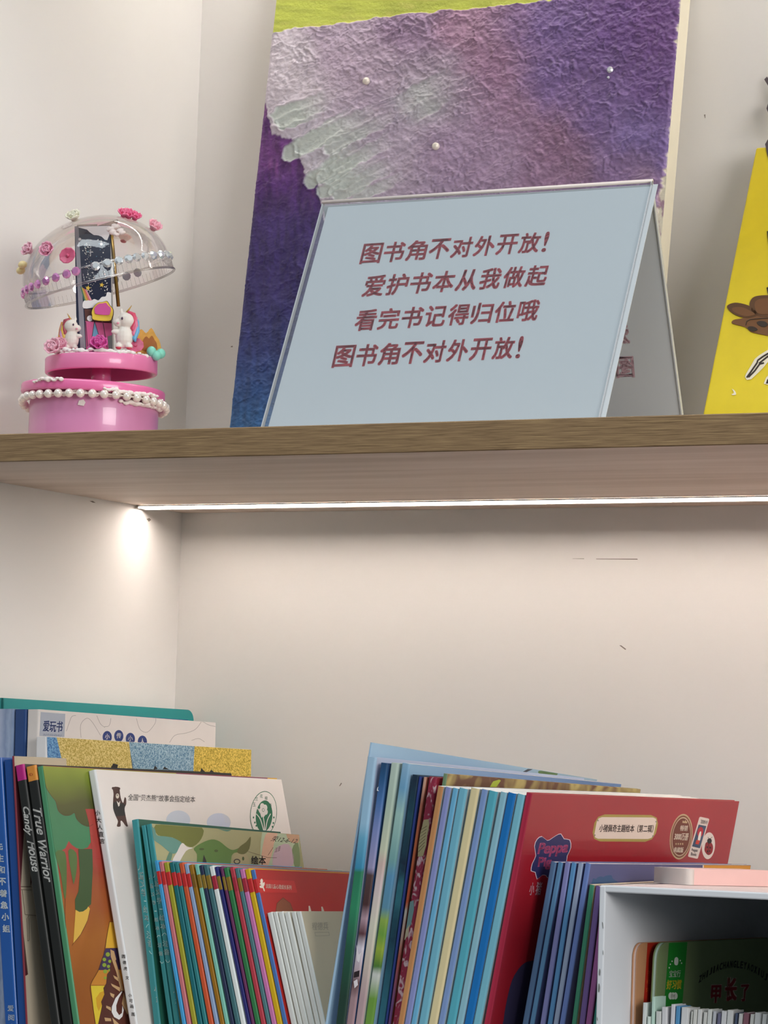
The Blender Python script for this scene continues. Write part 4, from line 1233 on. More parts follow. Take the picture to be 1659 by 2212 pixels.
slope_sheet(a2, YK - YF, -1, .001, WS - .001, .003, LB - .002, -.0011, .0003, PAPER).build('back_paper_sheet', sg)
sw_ = Vector((0, -math.cos(a1), math.sin(a1)))
fsg = Face(Matrix.Translation((SX0, YF, .0006)), sw_ * -.0010, sw_, .00004)
SRED = M('a52c3a', .55)
mb = MB()
for body, bl, br, tl in (('图书角不对外开放！', (773, 571), (1192, 543), (784, 528)), ('爱护书本从我做起', (777, 642), (1179, 617), (790, 597)),
                         ('看完书记得归位哦', (760, 716), (1161, 692), (771, 671)), ('图书角不对外开放！', (713, 795), (1136, 773), (724, 748))):
    n = len(body)
    for i, ch in enumerate(body):
        f0, f1 = i / n, (i + 1) / n
        nn = n if '！' not in body else n - .42
        f0, f1 = (i + .05) / nn, (i + .95) / nn
        if ch == '！':
            f0, f1 = (i + .10) / nn, (i + .30) / nn
        P = lambda f: (bl[0] + (br[0] - bl[0]) * f, bl[1] + (br[1] - bl[1]) * f)
        p0, p1 = P(f0), P(f1)
        up_ = (tl[0] - bl[0], tl[1] - bl[1] - 1)
        fsg.text(mb, '!' if ch == '！' else ch, p0, p1, (p0[0] + up_[0], p0[1] + up_[1]), SRED, 1, .022 if ch != '！' else .012)
mb.build('lettering', sg)
EDG = M('b8bcc0', .2, .03, 50)
slope_sheet(a1, 0, 1, -.0001, .0005, .001, LF, .0001, .0026, EDG).build('panel_edge', sg)
slope_sheet(a1, 0, 1, WS - .0005, WS + .0001, .001, LF, .0003, .0006, EDG).build('panel_edge', sg)
slope_sheet(a2, YK - YF, -1, WS - .0006, WS + .0001, .001, LB, .0001, .0024, EDG).build('panel_edge', sg)
# mirrored print showing through the back sheet
bw = Vector((0, math.cos(a2), math.sin(a2)))
fbk = Face(Matrix.Translation((SX0, YF, .0006)), Vector((0, YK - YF, 0)) + bw * -.0016, -bw, .00004)
mb = MB()
faint = M('b99aa4', .6)
fbk.text(mb, '图', (1372, 815), (1332, 817), (1368, 769), faint, 1, .03)
fbk.text(mb, '爱', (1362, 742), (1326, 744), (1358, 700), faint, 1, .03)
mb.build('show_through_print', sg)

# ------------------------------------------------------------------ purple textured painting
rng = np.random.RandomState(3)
def vnoise(x, y, seed=0):
    xi, yi = np.floor(x).astype(int), np.floor(y).astype(int)
    fx, fy = x - xi, y - yi
    fx, fy = fx * fx * (3 - 2 * fx), fy * fy * (3 - 2 * fy)
    def h(a, b):
        n = (a * 374761393 + b * 668265263 + seed * 982451653) & 0x7fffffff
        n = ((n ^ (n >> 13)) * 1274126177) & 0x7fffffff
        return ((n ^ (n >> 16)) & 0xffff) / 65535.0
    return (h(xi, yi) * (1 - fx) + h(xi + 1, yi) * fx) * (1 - fy) + (h(xi, yi + 1) * (1 - fx) + h(xi + 1, yi + 1) * fx) * fy

def fbm(x, y, o=4, seed=0):
    s, a, t = 0, .5, 0
    for k in range(o):
        s = s + a * vnoise(x * 2 ** k, y * 2 ** k, seed + k)
        t += a
        a *= .5
    return s / t

aC = math.radians(7.4)
CB = .262                       # front bottom edge depth
CX0, CX1 = .072, .3725
CH, CT = .37, .0145
cm = Matrix.Translation((CX0, CB, .0023)) @ Matrix.Rotation(-aC, 4, 'X')
cv = thing('canvas_painting', 'large purple impasto painting with a lime band leaning on the back wall', 'painting', cm)
CW = CX1 - CX0
CREAM = M('e6dfc9', .7)
MB().box((0.0006, .0006, 0), (CW - .0004, CT, CH), CREAM).build('stretched_canvas', cv)
NXG, NYG = 440, 640
s_ = np.linspace(0, 1, NXG)
t_ = np.concatenate([np.linspace(0, .90, NYG - 12, endpoint=False), np.linspace(.90, 1, 12)])
Sg, Tg = np.meshgrid(s_, t_)
R3 = np.array(cm.to_3x3())
P0 = np.array(cm.translation)
Xl = Sg * CW
Zl = Tg * CH
Wp = P0[None, None, :] + Xl[..., None] * R3[:, 0] + Zl[..., None] * R3[:, 2]
V = Wp - np.array(CAM)
zc = V @ np.array(fwd)
U = FW / 2 + FPX * (V @ np.array(RT)) / zc
Y = FH / 2 - FPX * (V @ np.array(UP)) / zc
def lc(h):
    return np.array(lin(h)[:3])
wx = (fbm(U / 60, Y / 60, 3, 11) - .5) * 70
wy = (fbm(U / 60, Y / 60, 3, 23) - .5) * 70
ctrl = [(600, 120, 'd3c8d6'), (640, 180, 'd2c6d4'), (720, 90, 'b9a3bf'), (800, 250, 'b39dbb'), (760, 140, 'b8a0bc'), (900, 60, 'a07fa8'), (1000, 60, 'a97a9f'), (1060, 130, 'a06f9a'), (1100, 230, 'a0749e'),
        (950, 180, 'a893ae'), (900, 220, 'b8aec0'), (850, 330, 'b7a4bf'), (980, 330, 'ab8cb4'), (1080, 360, 'a886ae'), (1200, 60, '74549c'), (1200, 170, '7d5ba4'), (1280, 120, '6f4a94'), (1350, 60, '6a3f8f'), (1420, 60, '70408f'),
        (1420, 180, '6f4592'), (1300, 240, '7c5aa2'), (1380, 300, '7e62ac'), (1430, 330, '7a5aa8'), (1200, 290, '96678f'), (1250, 360, '93688f'), (1180, 400, '9a7098'), (1330, 380, '8e6aa4'), (1400, 390, '94709a'), (700, 330, 'c3bccb'), (1000, 500, 'a58ab0'), (1300, 500, '8e6a9a'), (1430, 520, '9a78a0')]
num, den = np.zeros(U.shape + (3,)), np.zeros(U.shape)
for cx, cy, h in ctrl:
    wgt = 1 / (((U + wx - cx) ** 2 + (Y + wy - cy) ** 2) / 2500 + .35) ** 1.7
    num += wgt[..., None] * lc(h)
    den += wgt
colr = num / den[..., None]
# streaky variation in the paint
ca, sa = math.cos(.62), math.sin(.62)
al, ac_ = (U * ca - Y * sa), (U * sa + Y * ca)          # along / across the knife strokes
stv = fbm(al / 90, ac_ / 9, 4, 5) - .5
colr = colr * (1 + .28 * stv + .25 * (fbm(U / 26, Y / 26, 4, 7) - .5))[..., None]
gl_ = colr.mean(-1, keepdims=True)
colr = np.clip((colr * .74 + gl_ * .26) * 1.08, 0, 1)
# dark lower-left field
edge_y = np.interp(U, [440, 560, 575, 590, 640, 660, 690, 700, 760], [236, 236, 232, 285, 300, 372, 400, 470, 900])
edge_y = edge_y + (fbm(U / 14, Y / 14, 3, 31) - .5) * 34
dk = np.clip((Y - edge_y) / 5, 0, 1)
dv = [(230, '5a2f72'), (330, '6c3a7e'), (400, '5a3478'), (480, '43306e'), (640, '3b3370'), (760, '34407c'), (860, '345a92'), (930, '376a9c')]
dcol = np.stack([np.interp(Y, [d[0] for d in dv], [lc(d[1])[k] for d in dv]) for k in range(3)], -1)
dcol = dcol * (1 + 1.1 * (fbm(U / 9, Y / 40, 4, 41) - .5))[..., None]
lil = np.clip((fbm(U / 12, Y / 60, 3, 47) - .6) * 5, 0, 1) * np.clip((470 - Y) / 120, 0, 1)
dcol = dcol * (1 - .5 * lil[..., None]) + .5 * lil[..., None] * lc('9a5aa0')
colr = colr * (1 - dk[..., None]) + dcol * dk[..., None]
# pale knife strokes
pale = lc('c6d0ca')
stroke = np.zeros_like(U)
ridge = np.zeros_like(U)
def stroke_at(x0, y0, x1, y1, wd, k):
    global stroke, ridge
    dx, dy = x1 - x0, y1 - y0
    L = math.hypot(dx, dy)
    a = ((U - x0) * dx + (Y - y0) * dy) / L
    c = ((U - x0) * -dy + (Y - y0) * dx) / L + (fbm(U / 16, Y / 16, 2, int(x0)) - .5) * 12
    a = a + (fbm(U / 12, Y / 12, 2, int(y0)) - .5) * 16
    dd = np.hypot(c, np.minimum(a - wd, 0))                     # rounded start of the stroke
    m = np.clip((wd - dd) / 4, 0, 1) * np.clip((L - a) / (L * .55), 0, 1)
    if k < .7:
        m = m * np.clip(a / (L * .4), 0, 1)
    stroke = np.maximum(stroke, m * k)
    e = np.exp(-((dd - wd) / 3.2) ** 2) * np.clip((L - a) / (L * .6), 0, 1) * (1 if k > .7 else .5)
    if k < .7:
        e = e * np.clip(a / (L * .4), 0, 1)
    ridge = np.maximum(ridge, e)
for q in ((588, 262, 720, 215, 24, 1), (612, 345, 780, 240, 20, 1), (600, 275, 700, 240, 16, 1), (640, 330, 830, 235, 22, .9), (660, 405, 800, 300, 17, 1), (690, 395, 850, 300, 17, 1), (685, 425, 830, 350, 16, 1), (720, 430, 860, 350, 18, .9),
          (700, 330, 860, 250, 16, .8), (850, 240, 985, 160, 22, .55), (880, 265, 990, 195, 16, .5), (760, 430, 880, 380, 14, .7)):
    stroke_at(*q)
vis = stroke[..., None] * .92
colr = colr * (1 - vis) + vis * pale * (1 + .25 * stv)[..., None]
# lime band along the top
gy = np.interp(U, [560, 585, 640, 720, 850, 1000, 1100, 1190, 1300, 1500], [82, 75, 62, 55, 35, 22, 12, 2, -14, -30]) + (fbm(U / 18, Y / 18, 3, 53) - .5) * 10
gm = np.clip((gy - Y) / 2.5, 0, 1)
gcol = lc('bcc656') * (1 + .5 * (fbm(U / 50, Y / 8, 3, 61) - .5))[..., None]
ylw = np.clip((fbm(U / 40, Y / 14, 3, 67) - .55) * 4, 0, 1)[..., None] * .4
gcol = gcol * (1 - ylw) + ylw * lc('d8d27a')
colr = colr * (1 - gm[..., None]) + gcol * gm[..., None]
# bare canvas margin at the right
mg = np.interp(Y, [-200, 0, 90, 160, 230, 330, 400, 470, 560, 700], [1474, 1470, 1461, 1464, 1452, 1443, 1430, 1414, 1420, 1430]) + (fbm(U * 0 + 3, Y / 9, 3, 71) - .5) * 14
bm_ = np.clip((U - mg) / 2, 0, 1)
smear = np.clip((fbm(U / 9, Y / 22, 3, 73) - .5) * 6, 0, 1) * np.clip((Y - 380) / 40, 0, 1) * np.clip((560 - Y) / 60, 0, 1)
ccol = lc('e6dfc9') * (1 - smear[..., None] * .8) + smear[..., None] * .8 * lc('9a6a8e')
colr = np.clip(colr * (1 - bm_[..., None]) + ccol * bm_[..., None], 0.004, .95)
# relief of the paste
rough = fbm(U / 8, Y / 8, 3, 81)
broad = fbm(U / 24, Y / 24, 3, 85)
wxx = (fbm(U / 34, Y / 34, 3, 83) - .5) * 46
wyy = (fbm(U / 34, Y / 34, 3, 87) - .5) * 46
crk = np.abs(fbm((al + wxx) / 52, (ac_ + wyy) / 30, 4, 91) - .5)            # crinkled lips of paste
lip = np.exp(-(crk / .022) ** 2)
big = fbm(al / 120, ac_ / 50, 3, 97)
crk2 = np.abs(fbm((al + wyy) / 20, (ac_ + wxx) / 13, 3, 95) - .5)
lip2 = np.exp(-(crk2 / .03) ** 2)
rel = (rough * .95 + broad * .7 + lip * .75 * np.clip(big * 3 - .9, .15, 1) + lip2 * .34 + big * 1.1) * (1 - gm) * (1 - bm_)
rel = rel * (1 - .45 * stroke) + ridge * 1.0 * (1 - gm)
rel = rel + .5 * stroke - .35 * dk + gm * (.25 * fbm(U / 60, Y / 7, 3, 99))
rel *= .0014
edge_f = np.clip(np.minimum(np.minimum(Sg, 1 - Sg) * CW, np.minimum(Tg, 1 - Tg) * CH) / .002, 0, 1)
rel = rel * (.4 + .6 * edge_f)
vs = np.stack([Xl, .0004 - rel, Zl], -1).reshape(-1, 3)
idx = np.arange(NXG * NYG).reshape(NYG, NXG)
fs = np.stack([idx[:-1, :-1], idx[:-1, 1:], idx[1:, 1:], idx[1:, :-1]], -1).reshape(-1, 4)
me = bpy.data.meshes.new('paint_relief')
me.from_pydata(vs.tolist(), [], fs.tolist())
me.polygons.foreach_set('use_smooth', [True] * len(fs))
at_ = me.color_attributes.new('pigment', 'FLOAT_COLOR', 'POINT')
at_.data.foreach_set('color', np.concatenate([colr.reshape(-1, 3), np.ones((NXG * NYG, 1))], 1).astype(np.float32).ravel())
pm, nt, b_ = new_mat('impasto_paint')
an = nt.nodes.new('ShaderNodeAttribute')
an.attribute_name = 'pigment'
b_.inputs['Roughness'].default_value = .5
nz = nt.nodes.new('ShaderNodeTexNoise')
nz.inputs['Scale'].default_value = 420
nz.inputs['Detail'].default_value = 5
tc = nt.nodes.new('ShaderNodeTexCoord')
bp = nt.nodes.new('ShaderNodeBump')
bp.inputs['Strength'].default_value = .5
bp.inputs['Distance'].default_value = .0009
nt.links.new(tc.outputs['Object'], nz.inputs['Vector'])
nt.links.new(nz.outputs['Fac'], bp.inputs['Height'])
nt.links.new(bp.outputs[0], b_.inputs['Normal'])
nt.links.new(an.outputs['Color'], b_.inputs['Base Color'])
me.materials.append(pm)
po = bpy.data.objects.new('paint_relief', me)
COL.objects.link(po)
po.parent = cv
PEARL = M('efe8dc', .18, .02, 60, .15, .6)
GEM = M('dfe3e8', .08, .1, 300, .35, 1)
ny = (cm.to_3x3() @ Vector((0, -1, 0))).normalized()
for (u, v), kind in (((793, 176), 0), ((943, 317), 0), ((1318, 151), 1), ((1315, 168), 2)):
    p = cm.inverted() @ hitp(u, v, cm @ Vector((0, -.0015, 0)), ny)
    mb = MB()
    if kind == 0:
        mb.ball((0, -.001, 0), .0026, PEARL, 20)
        nm = 'pearl'
    else:
        r_ = .0022 if kind == 1 else .001
        mb.lathe([(0, 0), (r_, 0), (r_, .0006), (r_ * .6, .0014), (0, .0014)], GEM, 10, Matrix.Rotation(PI / 2, 4, 'X'), False)
        nm = 'rhinestone'
    mb.build(nm, cv, Matrix.Translation(p))

# ------------------------------------------------------------------ yellow canvas with cut-out animal
aY = math.radians(22)
yb_y, yw = .222, .2
yx = .4254
ym = Matrix.Translation((yx, yb_y, .0056)) @ Matrix.Rotation(-aY, 4, 'X')
yc = thing('yellow_canvas', 'bright yellow canvas with brown paper cut-outs leaning at the right edge', 'painting', ym)
zt_ = (ym.inverted() @ hitp(1637, 318, ym @ Vector((0, 0, 0)), (ym.to_3x3() @ Vector((0, -1, 0))))).z
yell = M('dcc500', .5, .1, 55, bump=.35)
o = MB().box((0, 0, 0), (yw, .014, zt_), yell).build('stretched_canvas', yc)
bv = o.modifiers.new('edge', 'BEVEL')
bv.width, bv.segments = .0012, 3
ny = (ym.to_3x3() @ Vector((0, -1, 0))).normalized()
fy = Face(ym, (0, -.0002, 0), (0, -1, 0), .0001)
def cutout(nm, lst):
    mb = MB()
    for pts, mat, ly in lst:
        p = [fy.pt(x, y, 0) for x, y in pts]
        mb.prism([q + Vector((0, -.0003 - .00012 * ly, 0)) for q in p], (0, .0003 + .00008 * ly, 0), mat)
    return mb.build(nm, yc)
pw, br1, br2, bd = M('e6dfc8', .6), M('6e451c', .6), M('57350f', .6), M('2a1a08', .6)
earL = smooth_loop(KY([(672, 480), (700, 430), (800, 402), (930, 420), (1040, 460), (1120, 530), (1150, 600), (1040, 640), (900, 630), (760, 570)]), 3)
earR = smooth_loop(KY([(1032, 470), (1040, 380), (1100, 310), (1230, 285), (1400, 290), (1600, 350), (1650, 480), (1500, 600), (1200, 620), (1090, 560)]), 3)
head = smooth_loop(KY([(905, 650), (1000, 610), (1150, 600), (1400, 590), (1650, 620), (1750, 760), (1700, 920), (1500, 960), (1290, 920), (1140, 890), (1040, 860), (960, 790), (760, 735), (755, 690), (800, 668)]), 3)
cutout('animal_cutout', [(head, br1, 0), (earL, br2, 1), (earR, br2, 1),
                         (smooth_loop(KY([(750, 500), (800, 475), (930, 480), (1050, 540), (1120, 590), (1000, 620), (880, 600), (780, 550)]), 3), br1, 2),
                         (smooth_loop(KY([(1110, 450), (1140, 370), (1250, 335), (1450, 350), (1550, 450), (1480, 560), (1250, 590), (1150, 560)]), 3), br1, 2),
                         (smooth_loop(KY([(1000, 800), (1040, 780), (1110, 790), (1160, 830), (1090, 860), (1030, 840)]), 3), bd, 2),
                         (smooth_loop(KY([(1145, 720), (1200, 695), (1290, 710), (1320, 760), (1260, 790), (1190, 770)]), 3), bd, 2)]
       + [(q, bd, 2) for q in ribbon(KY([(970, 760), (985, 700), (1040, 670), (1250, 650), (1500, 640)]), 1.4)])
leg = KY([(955, 1580), (975, 1530), (1060, 1390), (1110, 1300), (1180, 1240), (1340, 1140), (1480, 1080), (1480, 1240), (1330, 1330), (1240, 1440), (1150, 1530), (1050, 1620), (985, 1630)])
cutout('leg_cutout', [(leg, pw, 0)] + [(q, bd, 1) for q in ribbon(KY([(985, 1595), (1060, 1490), (1150, 1360), (1160, 1320), (1250, 1255), (1480, 1120)]), 3.5) + ribbon(KY([(1010, 1590), (1110, 1490), (1190, 1380), (1260, 1360)]), 3.5) + ribbon(KY([(1180, 1370), (1330, 1250), (1480, 1190)]), 3.5)])
cutout('foot_cutout', [(KY([(1255, 1690), (1290, 1600), (1340, 1540), (1480, 1500), (1480, 1700), (1310, 1705)]), pw, 0), (KY([(1290, 1690), (1310, 1630), (1350, 1580), (1480, 1560), (1480, 1690)]), bd, 1)])
cutout('paper_scrap', [(smooth_loop(KY([(748, 1772), (790, 1800), (812, 1840), (806, 1868), (765, 1872), (740, 1860), (775, 1845), (770, 1810)]), 2), pw, 0)])
cutout('dark_cutout', [([(1656, 622), (1680, 610), (1700, 640), (1690, 680), (1662, 650)], bd, 0), ([(1657, 500), (1700, 490), (1700, 540), (1660, 528)], bd, 0)])
arm = [(1651, 172), (1657, 166), (1675, 190), (1700, 200), (1700, 345), (1672, 350), (1660, 345), (1653, 312), (1660, 300), (1672, 310), (1690, 300), (1690, 280), (1668, 268), (1662, 250), (1656, 235), (1660, 222), (1676, 214), (1662, 190)]
cutout('tall_cutout', [(arm, M('4a4046', .6), 0)] + [(q, pw, 1) for q in ribbon([(1661, 306), (1664, 342)], 3)])

# ------------------------------------------------------------------ pink toy carousel with clear dome
YT = .085
tp0 = at(205, 905, 1, YT)
hf = Vector((fwd.x, fwd.y, 0)).normalized()
TM = Matrix(((r0.x, hf.x, 0, tp0.x), (r0.y, hf.y, 0, tp0.y), (0, 0, 1, .0003), (0, 0, 0, 1)))
TMI = TM.inverted()
toy = thing('toy_carousel', 'pink toy carousel with tilted clear dome, pearl string and plastic roses', 'toy', TM)
def tl(u, v, dy=0.0):
    """point of the toy (its own axes) at pixel (u, v), dy behind the axis plane"""
    return TMI @ hitp(u, v, Vector((tp0.x, tp0.y, 0)) + hf * dy, hf)
K0 = Zm(0, 400, 3.456)
lil_ = M('cf86b0', .3, .04, 40, coat=.4)
hot = M('e770a6', .3, .04, 40, coat=.4)
cream_ = M('efe2dc', .5, .03, 60, sss=.2)
def cap(r, z0, z1, b=.0008, inner=None):
    pr = [(0, z0), (r - b, z0), (r - b * .3, z0 + b * .3), (r, z0 + b), (r, z1 - b), (r - b * .3, z1 - b * .3), (r - b, z1), (0, z1)]
    return pr
cxd = tl(203, 890).x
z_dt = tl(203, 861).z
dr_ = MB().lathe(cap(.0392, 0, z_dt), lil_, 64, Matrix.Translation((cxd, 0, 0))).build('base_drum', toy)
zf0, zf1 = z_dt + .0001, tl(203, 838).z
rim = MB().lathe(cap(.0438, 0, zf1 - zf0, .0014), hot, 64).build('rim_flange', toy, Matrix.Translation((tl(201, 848).x, 0, zf0)) @ Matrix.Rotation(math.radians(1.6), 4, 'Y'))
# cream icing smeared under the rim
def blob_line(pts, r, mat, name, parent):
    mb = MB()
    for p in pts:
        k = random.uniform(.7, 1.3)
        mb.ball(p, r * k, mat, 10, (random.uniform(1, 1.7), random.uniform(.7, 1), random.uniform(.6, 1)), None, .18)
    o = mb.build(name, parent)
    rm = o.modifiers.new('fuse', 'REMESH')
    rm.mode = 'VOXEL'
    rm.voxel_size = r * .28
    rm.use_smooth_shade = True
    return o
def ring(phi, R, z, cx=cxd):
    a = math.radians(phi)
    return (cx + R * math.sin(a), -R * math.cos(a), z)
zp = tl(203, 870).z
blob_line([ring(p, .0405, zp + .0012 + random.uniform(-.001, .0015)) for p in range(-78, 95, 4)], .0016, cream_, 'icing', dr_)
blob_line([ring(p, .0405, zp - .0022 - .0012 * abs(math.sin(p))) for p in range(28, 84, 5)], .0021, cream_, 'icing', dr_)
blob_line([ring(p, .0442, zf1 - zf0 - .0012 + random.uniform(-.001, .001), 0) for p in range(-48, -20, 3)], .0013, cream_, 'icing', rim)
blob_line([ring(p, .0442, .0012 + random.uniform(-.001, .001), 0) for p in range(14, 66, 3)], .0013, cream_, 'icing', rim)
pearlm = M('eee4da', .16, .02, 60, .25, .8)
pearl_mesh = None
for i in range(26):
    p = -118 + 233 * i / 25
    sag = -.0035 * max(0, (p - 20) / 90) ** 1.5 - .004 * max(0, (-p - 62) / 50) ** 1.3
    c = ring(p, .0436, zp + .0005 + sag)
    if pearl_mesh is None:
        o = MB().ball((0, 0, 0), .0027, pearlm, 20).build('pearl', dr_, Matrix.Translation(c))
        pearl_mesh = o
    else:
        o = pearl_mesh.copy()
        COL.objects.link(o)
        o.parent = dr_
        o.matrix_local = Matrix.Translation(c)
MB().tube([ring(-118 + 233 * i / 50, .0436, zp + .0005 - .0035 * max(0, (-118 + 233 * i / 50 - 20) / 90) ** 1.5 - .004 * max(0, (118 - 233 * i / 50 - 62) / 50) ** 1.3) for i in range(51)], .0004, M('e8ddd2', .4), 6).build('pearl_thread', dr_)
fp = MB()
q = [ring(f, .0394, tl(203, 888).z + z) for f, z in ((-9.5, -.001), (-4, -.0016), (-2.6, .0006), (-4.5, .0024), (-8.4, .0016))]
fp.prism(q, (0, -.0005, 0), cream_)
fp.build('sequin', dr_)
# turning cup, open below
zc0, hc, rc_ = tl(219, 810).z, .0098, .0342
cxc = tl(219, 800).x
pinkc = M('e880ae', .32, .04, 40, coat=.4)
cupm = Matrix.Translation((cxc, 0, zc0)) @ Matrix.Rotation(math.radians(-1.6), 4, 'Y')
cup = MB().lathe([(0, hc - .0016), (rc_ - .0024, hc - .0016), (rc_ - .0022, .0004), (rc_ - .0010, 0), (rc_ - .0003, .0004), (rc_, .001), (rc_, hc - .001), (rc_ - .0004, hc - .0003), (rc_ - .001, hc), (0, hc)], pinkc, 64).build('turning_cup', toy, cupm)
MB().lathe([(0, zf1 - .001), (.006, zf1 - .001), (.006, zc0 + hc - .0014), (0, zc0 + hc - .0014)], hot, 24, Matrix.Translation((cxc, 0, 0))).build('spindle', toy)
zt2 = zc0 + hc
# printed card column
cb, ct = tl(207, 752), tl(205, 492)
nav = M('20263c', .25, .15, 120, coat=.6)
colm = Matrix.Translation((cb.x, .001, zt2 + .0004)) @ Matrix.Rotation(math.radians(-3.4), 4, 'Y')
colh = (ct.z - zt2)
cw_ = .0108
cl_ = MB().box((-cw_, -.006, 0), (cw_, .006, colh), nav).build('card_column', toy, colm)
bpy.context.view_layer.update()
fc = Face(TM @ colm, (0, -.006, 0), (0, -1, 0), .00008, clip=lambda p: Vector((max(-cw_ + .0001, min(cw_ - .0001, p.x)), p.y, max(.0002, min(colh - .0002, p.z)))))
mb = MB()
wh_ = M('eae6e4', .4)
fc.poly(mb, K0([(560, 270), (835, 270), (832, 340), (815, 375), (800, 412), (780, 405), (760, 385), (735, 375), (700, 372), (670, 352), (650, 332), (610, 322), (570, 312)]), wh_, 1)
fc.poly(mb, K0([(556, 300), (586, 300), (640, 1220), (600, 1220)]), M('8d8a92', .3), 2)
spk = [M('e8e4dc', .3), M('c98a6a', .3), M('5f9ab0', .3), M('b8b0a8', .3)]
for k in range(150):
    t = random.random()
    x = random.choice((650, 770)) + random.gauss(0, 18) + t * 30
    y = 400 + t * 420
    r = random.uniform(1.5, 5)
    fc.poly(mb, K0(ell(x, y, r, r, 6)), spk[random.choice((0, 0, 3, 1 if 580 < y < 720 else 3, 2 if y < 600 else 0))], 2)
for x, y, r in ((596, 404, 11), (757, 440, 11)):
    fc.poly(mb, K0(ell(x, y, r, r, 14)), wh_, 3)
fc.polys(mb, ribbon(K0([(677, 478), (677, 528)]), .8) + ribbon(K0([(658, 500), (696, 502)]), .8), wh_, 3)
def star(x, y, r, a0=0):
    return [(x + (r if k % 2 == 0 else r * .42) * math.sin(a0 + k * PI / 5), y - (r if k % 2 == 0 else r * .42) * math.cos(a0 + k * PI / 5)) for k in range(10)]
for x, y, r in ((657, 768, 22), (760, 745, 20)):
    fc.poly(mb, K0(star(x, y, r, .2)), M('e3c04a', .4), 3)
for k, hx in enumerate(('4a7a5a', 'c9a85a', 'c98a3a', 'd86a7a', 'd8a0a8')):
    fc.poly(mb, K0([(600 + 10 * k, 780 + 6 * k - 20), (606 + 10 * k, 776 + 6 * k - 20), (640 + 12 * k, 862), (628 + 12 * k, 862)]), M(hx, .4), 3)
fc.poly(mb, K0(smooth_loop([(622, 870), (650, 858), (680, 862), (705, 850), (735, 860), (760, 835), (790, 830), (800, 800), (830, 805), (858, 830), (866, 940), (720, 915), (625, 920)], 3)), wh_, 3)
fc.poly(mb, K0([(630, 925), (870, 930), (880, 1060), (640, 1060)]), M('5a342c', .4), 2)
fc.poly(mb, K0([(636, 1015), (880, 1030), (890, 1230), (645, 1230)]), M('c85a8a', .4), 4)
fc.poly(mb, K0([(706, 1015), (676, 1210), (755, 1175)]), M('6a9ab8', .4), 5)
fc.polys(mb, ribbon(K0([(706, 1015), (676, 1210), (755, 1175), (706, 1015)]), 1) + ribbon(K0([(640, 1020), (655, 1215)]), 1.4) + ribbon(K0([(770, 1030), (800, 1215)]), 1.4), M('3c2a30', .4), 6)
fc.polys(mb, [K0(ell(x, y, 22, 22, 14)) for x, y in ((672, 995), (720, 990), (766, 1000))], wh_, 6)
fc.poly(mb, K0([(805, 1130), (850, 1120), (866, 1230), (810, 1230)]), M('6f7a74', .4), 6)
mb.build('printed_picture', cl_)
ckm = Matrix.Translation(tl(222, 672, -.0075)) @ Matrix.Rotation(math.radians(4), 4, 'Y')

mb = MB()
out_ = [(x * .0064, z * .0060) for x, z in ((-.72, -1), (.72, -.95), (.95, -.55), (1, -.1), (.92, .3), (.62, .6), (.3, 1.0), (-.1, .85), (-.5, .75), (-.85, .3), (-1, -.2), (-.92, -.6))]
mb.prism([(x * 1.06, .0004, z * 1.06) for x, z in smooth_loop(out_, 3)], (0, -.0012, 0), M('5a3a22', .4))
mb.prism([(x, -.0009, z) for x, z in smooth_loop(out_, 3)], (0, -.0006, 0), M('e8c84a', .35))
mb.prism([(x * .78, -.0016, z * .62 + .0012) for x, z in smooth_loop(out_, 3)], (0, -.0007, 0), M('d0569a', .35))
mb.build('cupcake_charm', cl_, colm.inverted() @ ckm)
MB().tube([tl(240, 494, -.003), tl(247, 570, -.003), tl(256, 662, -.003)], .0011, M('9a7a3a', .25, .1, 80, .7), 10).build('gold_rod', toy)

# clear dome
CLD = clear_mat('clear_dome', (.965, .955, .955), .03, .6)
dz = tl(217, 624)
dm = Matrix.Translation((dz.x, 0, dz.z)) @ Matrix.Rotation(math.radians(-16.6), 4, 'Y') @ Matrix.Rotation(math.radians(3), 4, 'X')
Rd, hcy, Hd = .0462, .0100, .0345
prof = [(Rd + .0008, 0), (Rd + .0008, .0006), (Rd, .0012), (Rd, hcy - .0006), (Rd - .0006, hcy)]
prof += [((Rd - .0006) * math.cos(a), hcy + Hd * math.sin(a)) for a in [PI / 2 * k / 20 for k in range(1, 21)]]
dome = MB().lathe(prof, CLD, 72).build('clear_dome', toy, dm)
RIMP = clear_mat('clear_rim', (.90, .89, .88), .12, .6)
mb = MB()
for zz, rr in ((.0006, .0008), (hcy - .0002, .0005)):
    mb.tube([((Rd + .0004) * math.cos(2 * PI * k / 72), (Rd + .0004) * math.sin(2 * PI * k / 72), zz) for k in range(73)], rr, RIMP, 6, None, False)
for k in range(96):
    a = 2 * PI * k / 96
    mb.tube([((Rd + .0001) * math.cos(a), (Rd + .0001) * math.sin(a), .0016), ((Rd + .0001) * math.cos(a), (Rd + .0001) * math.sin(a), hcy - .0038)], .00022, RIMP, 4)
mb.build('ribbed_rim', dome)
bpy.context.view_layer.update()
dmi = (TM @ dm).inverted()
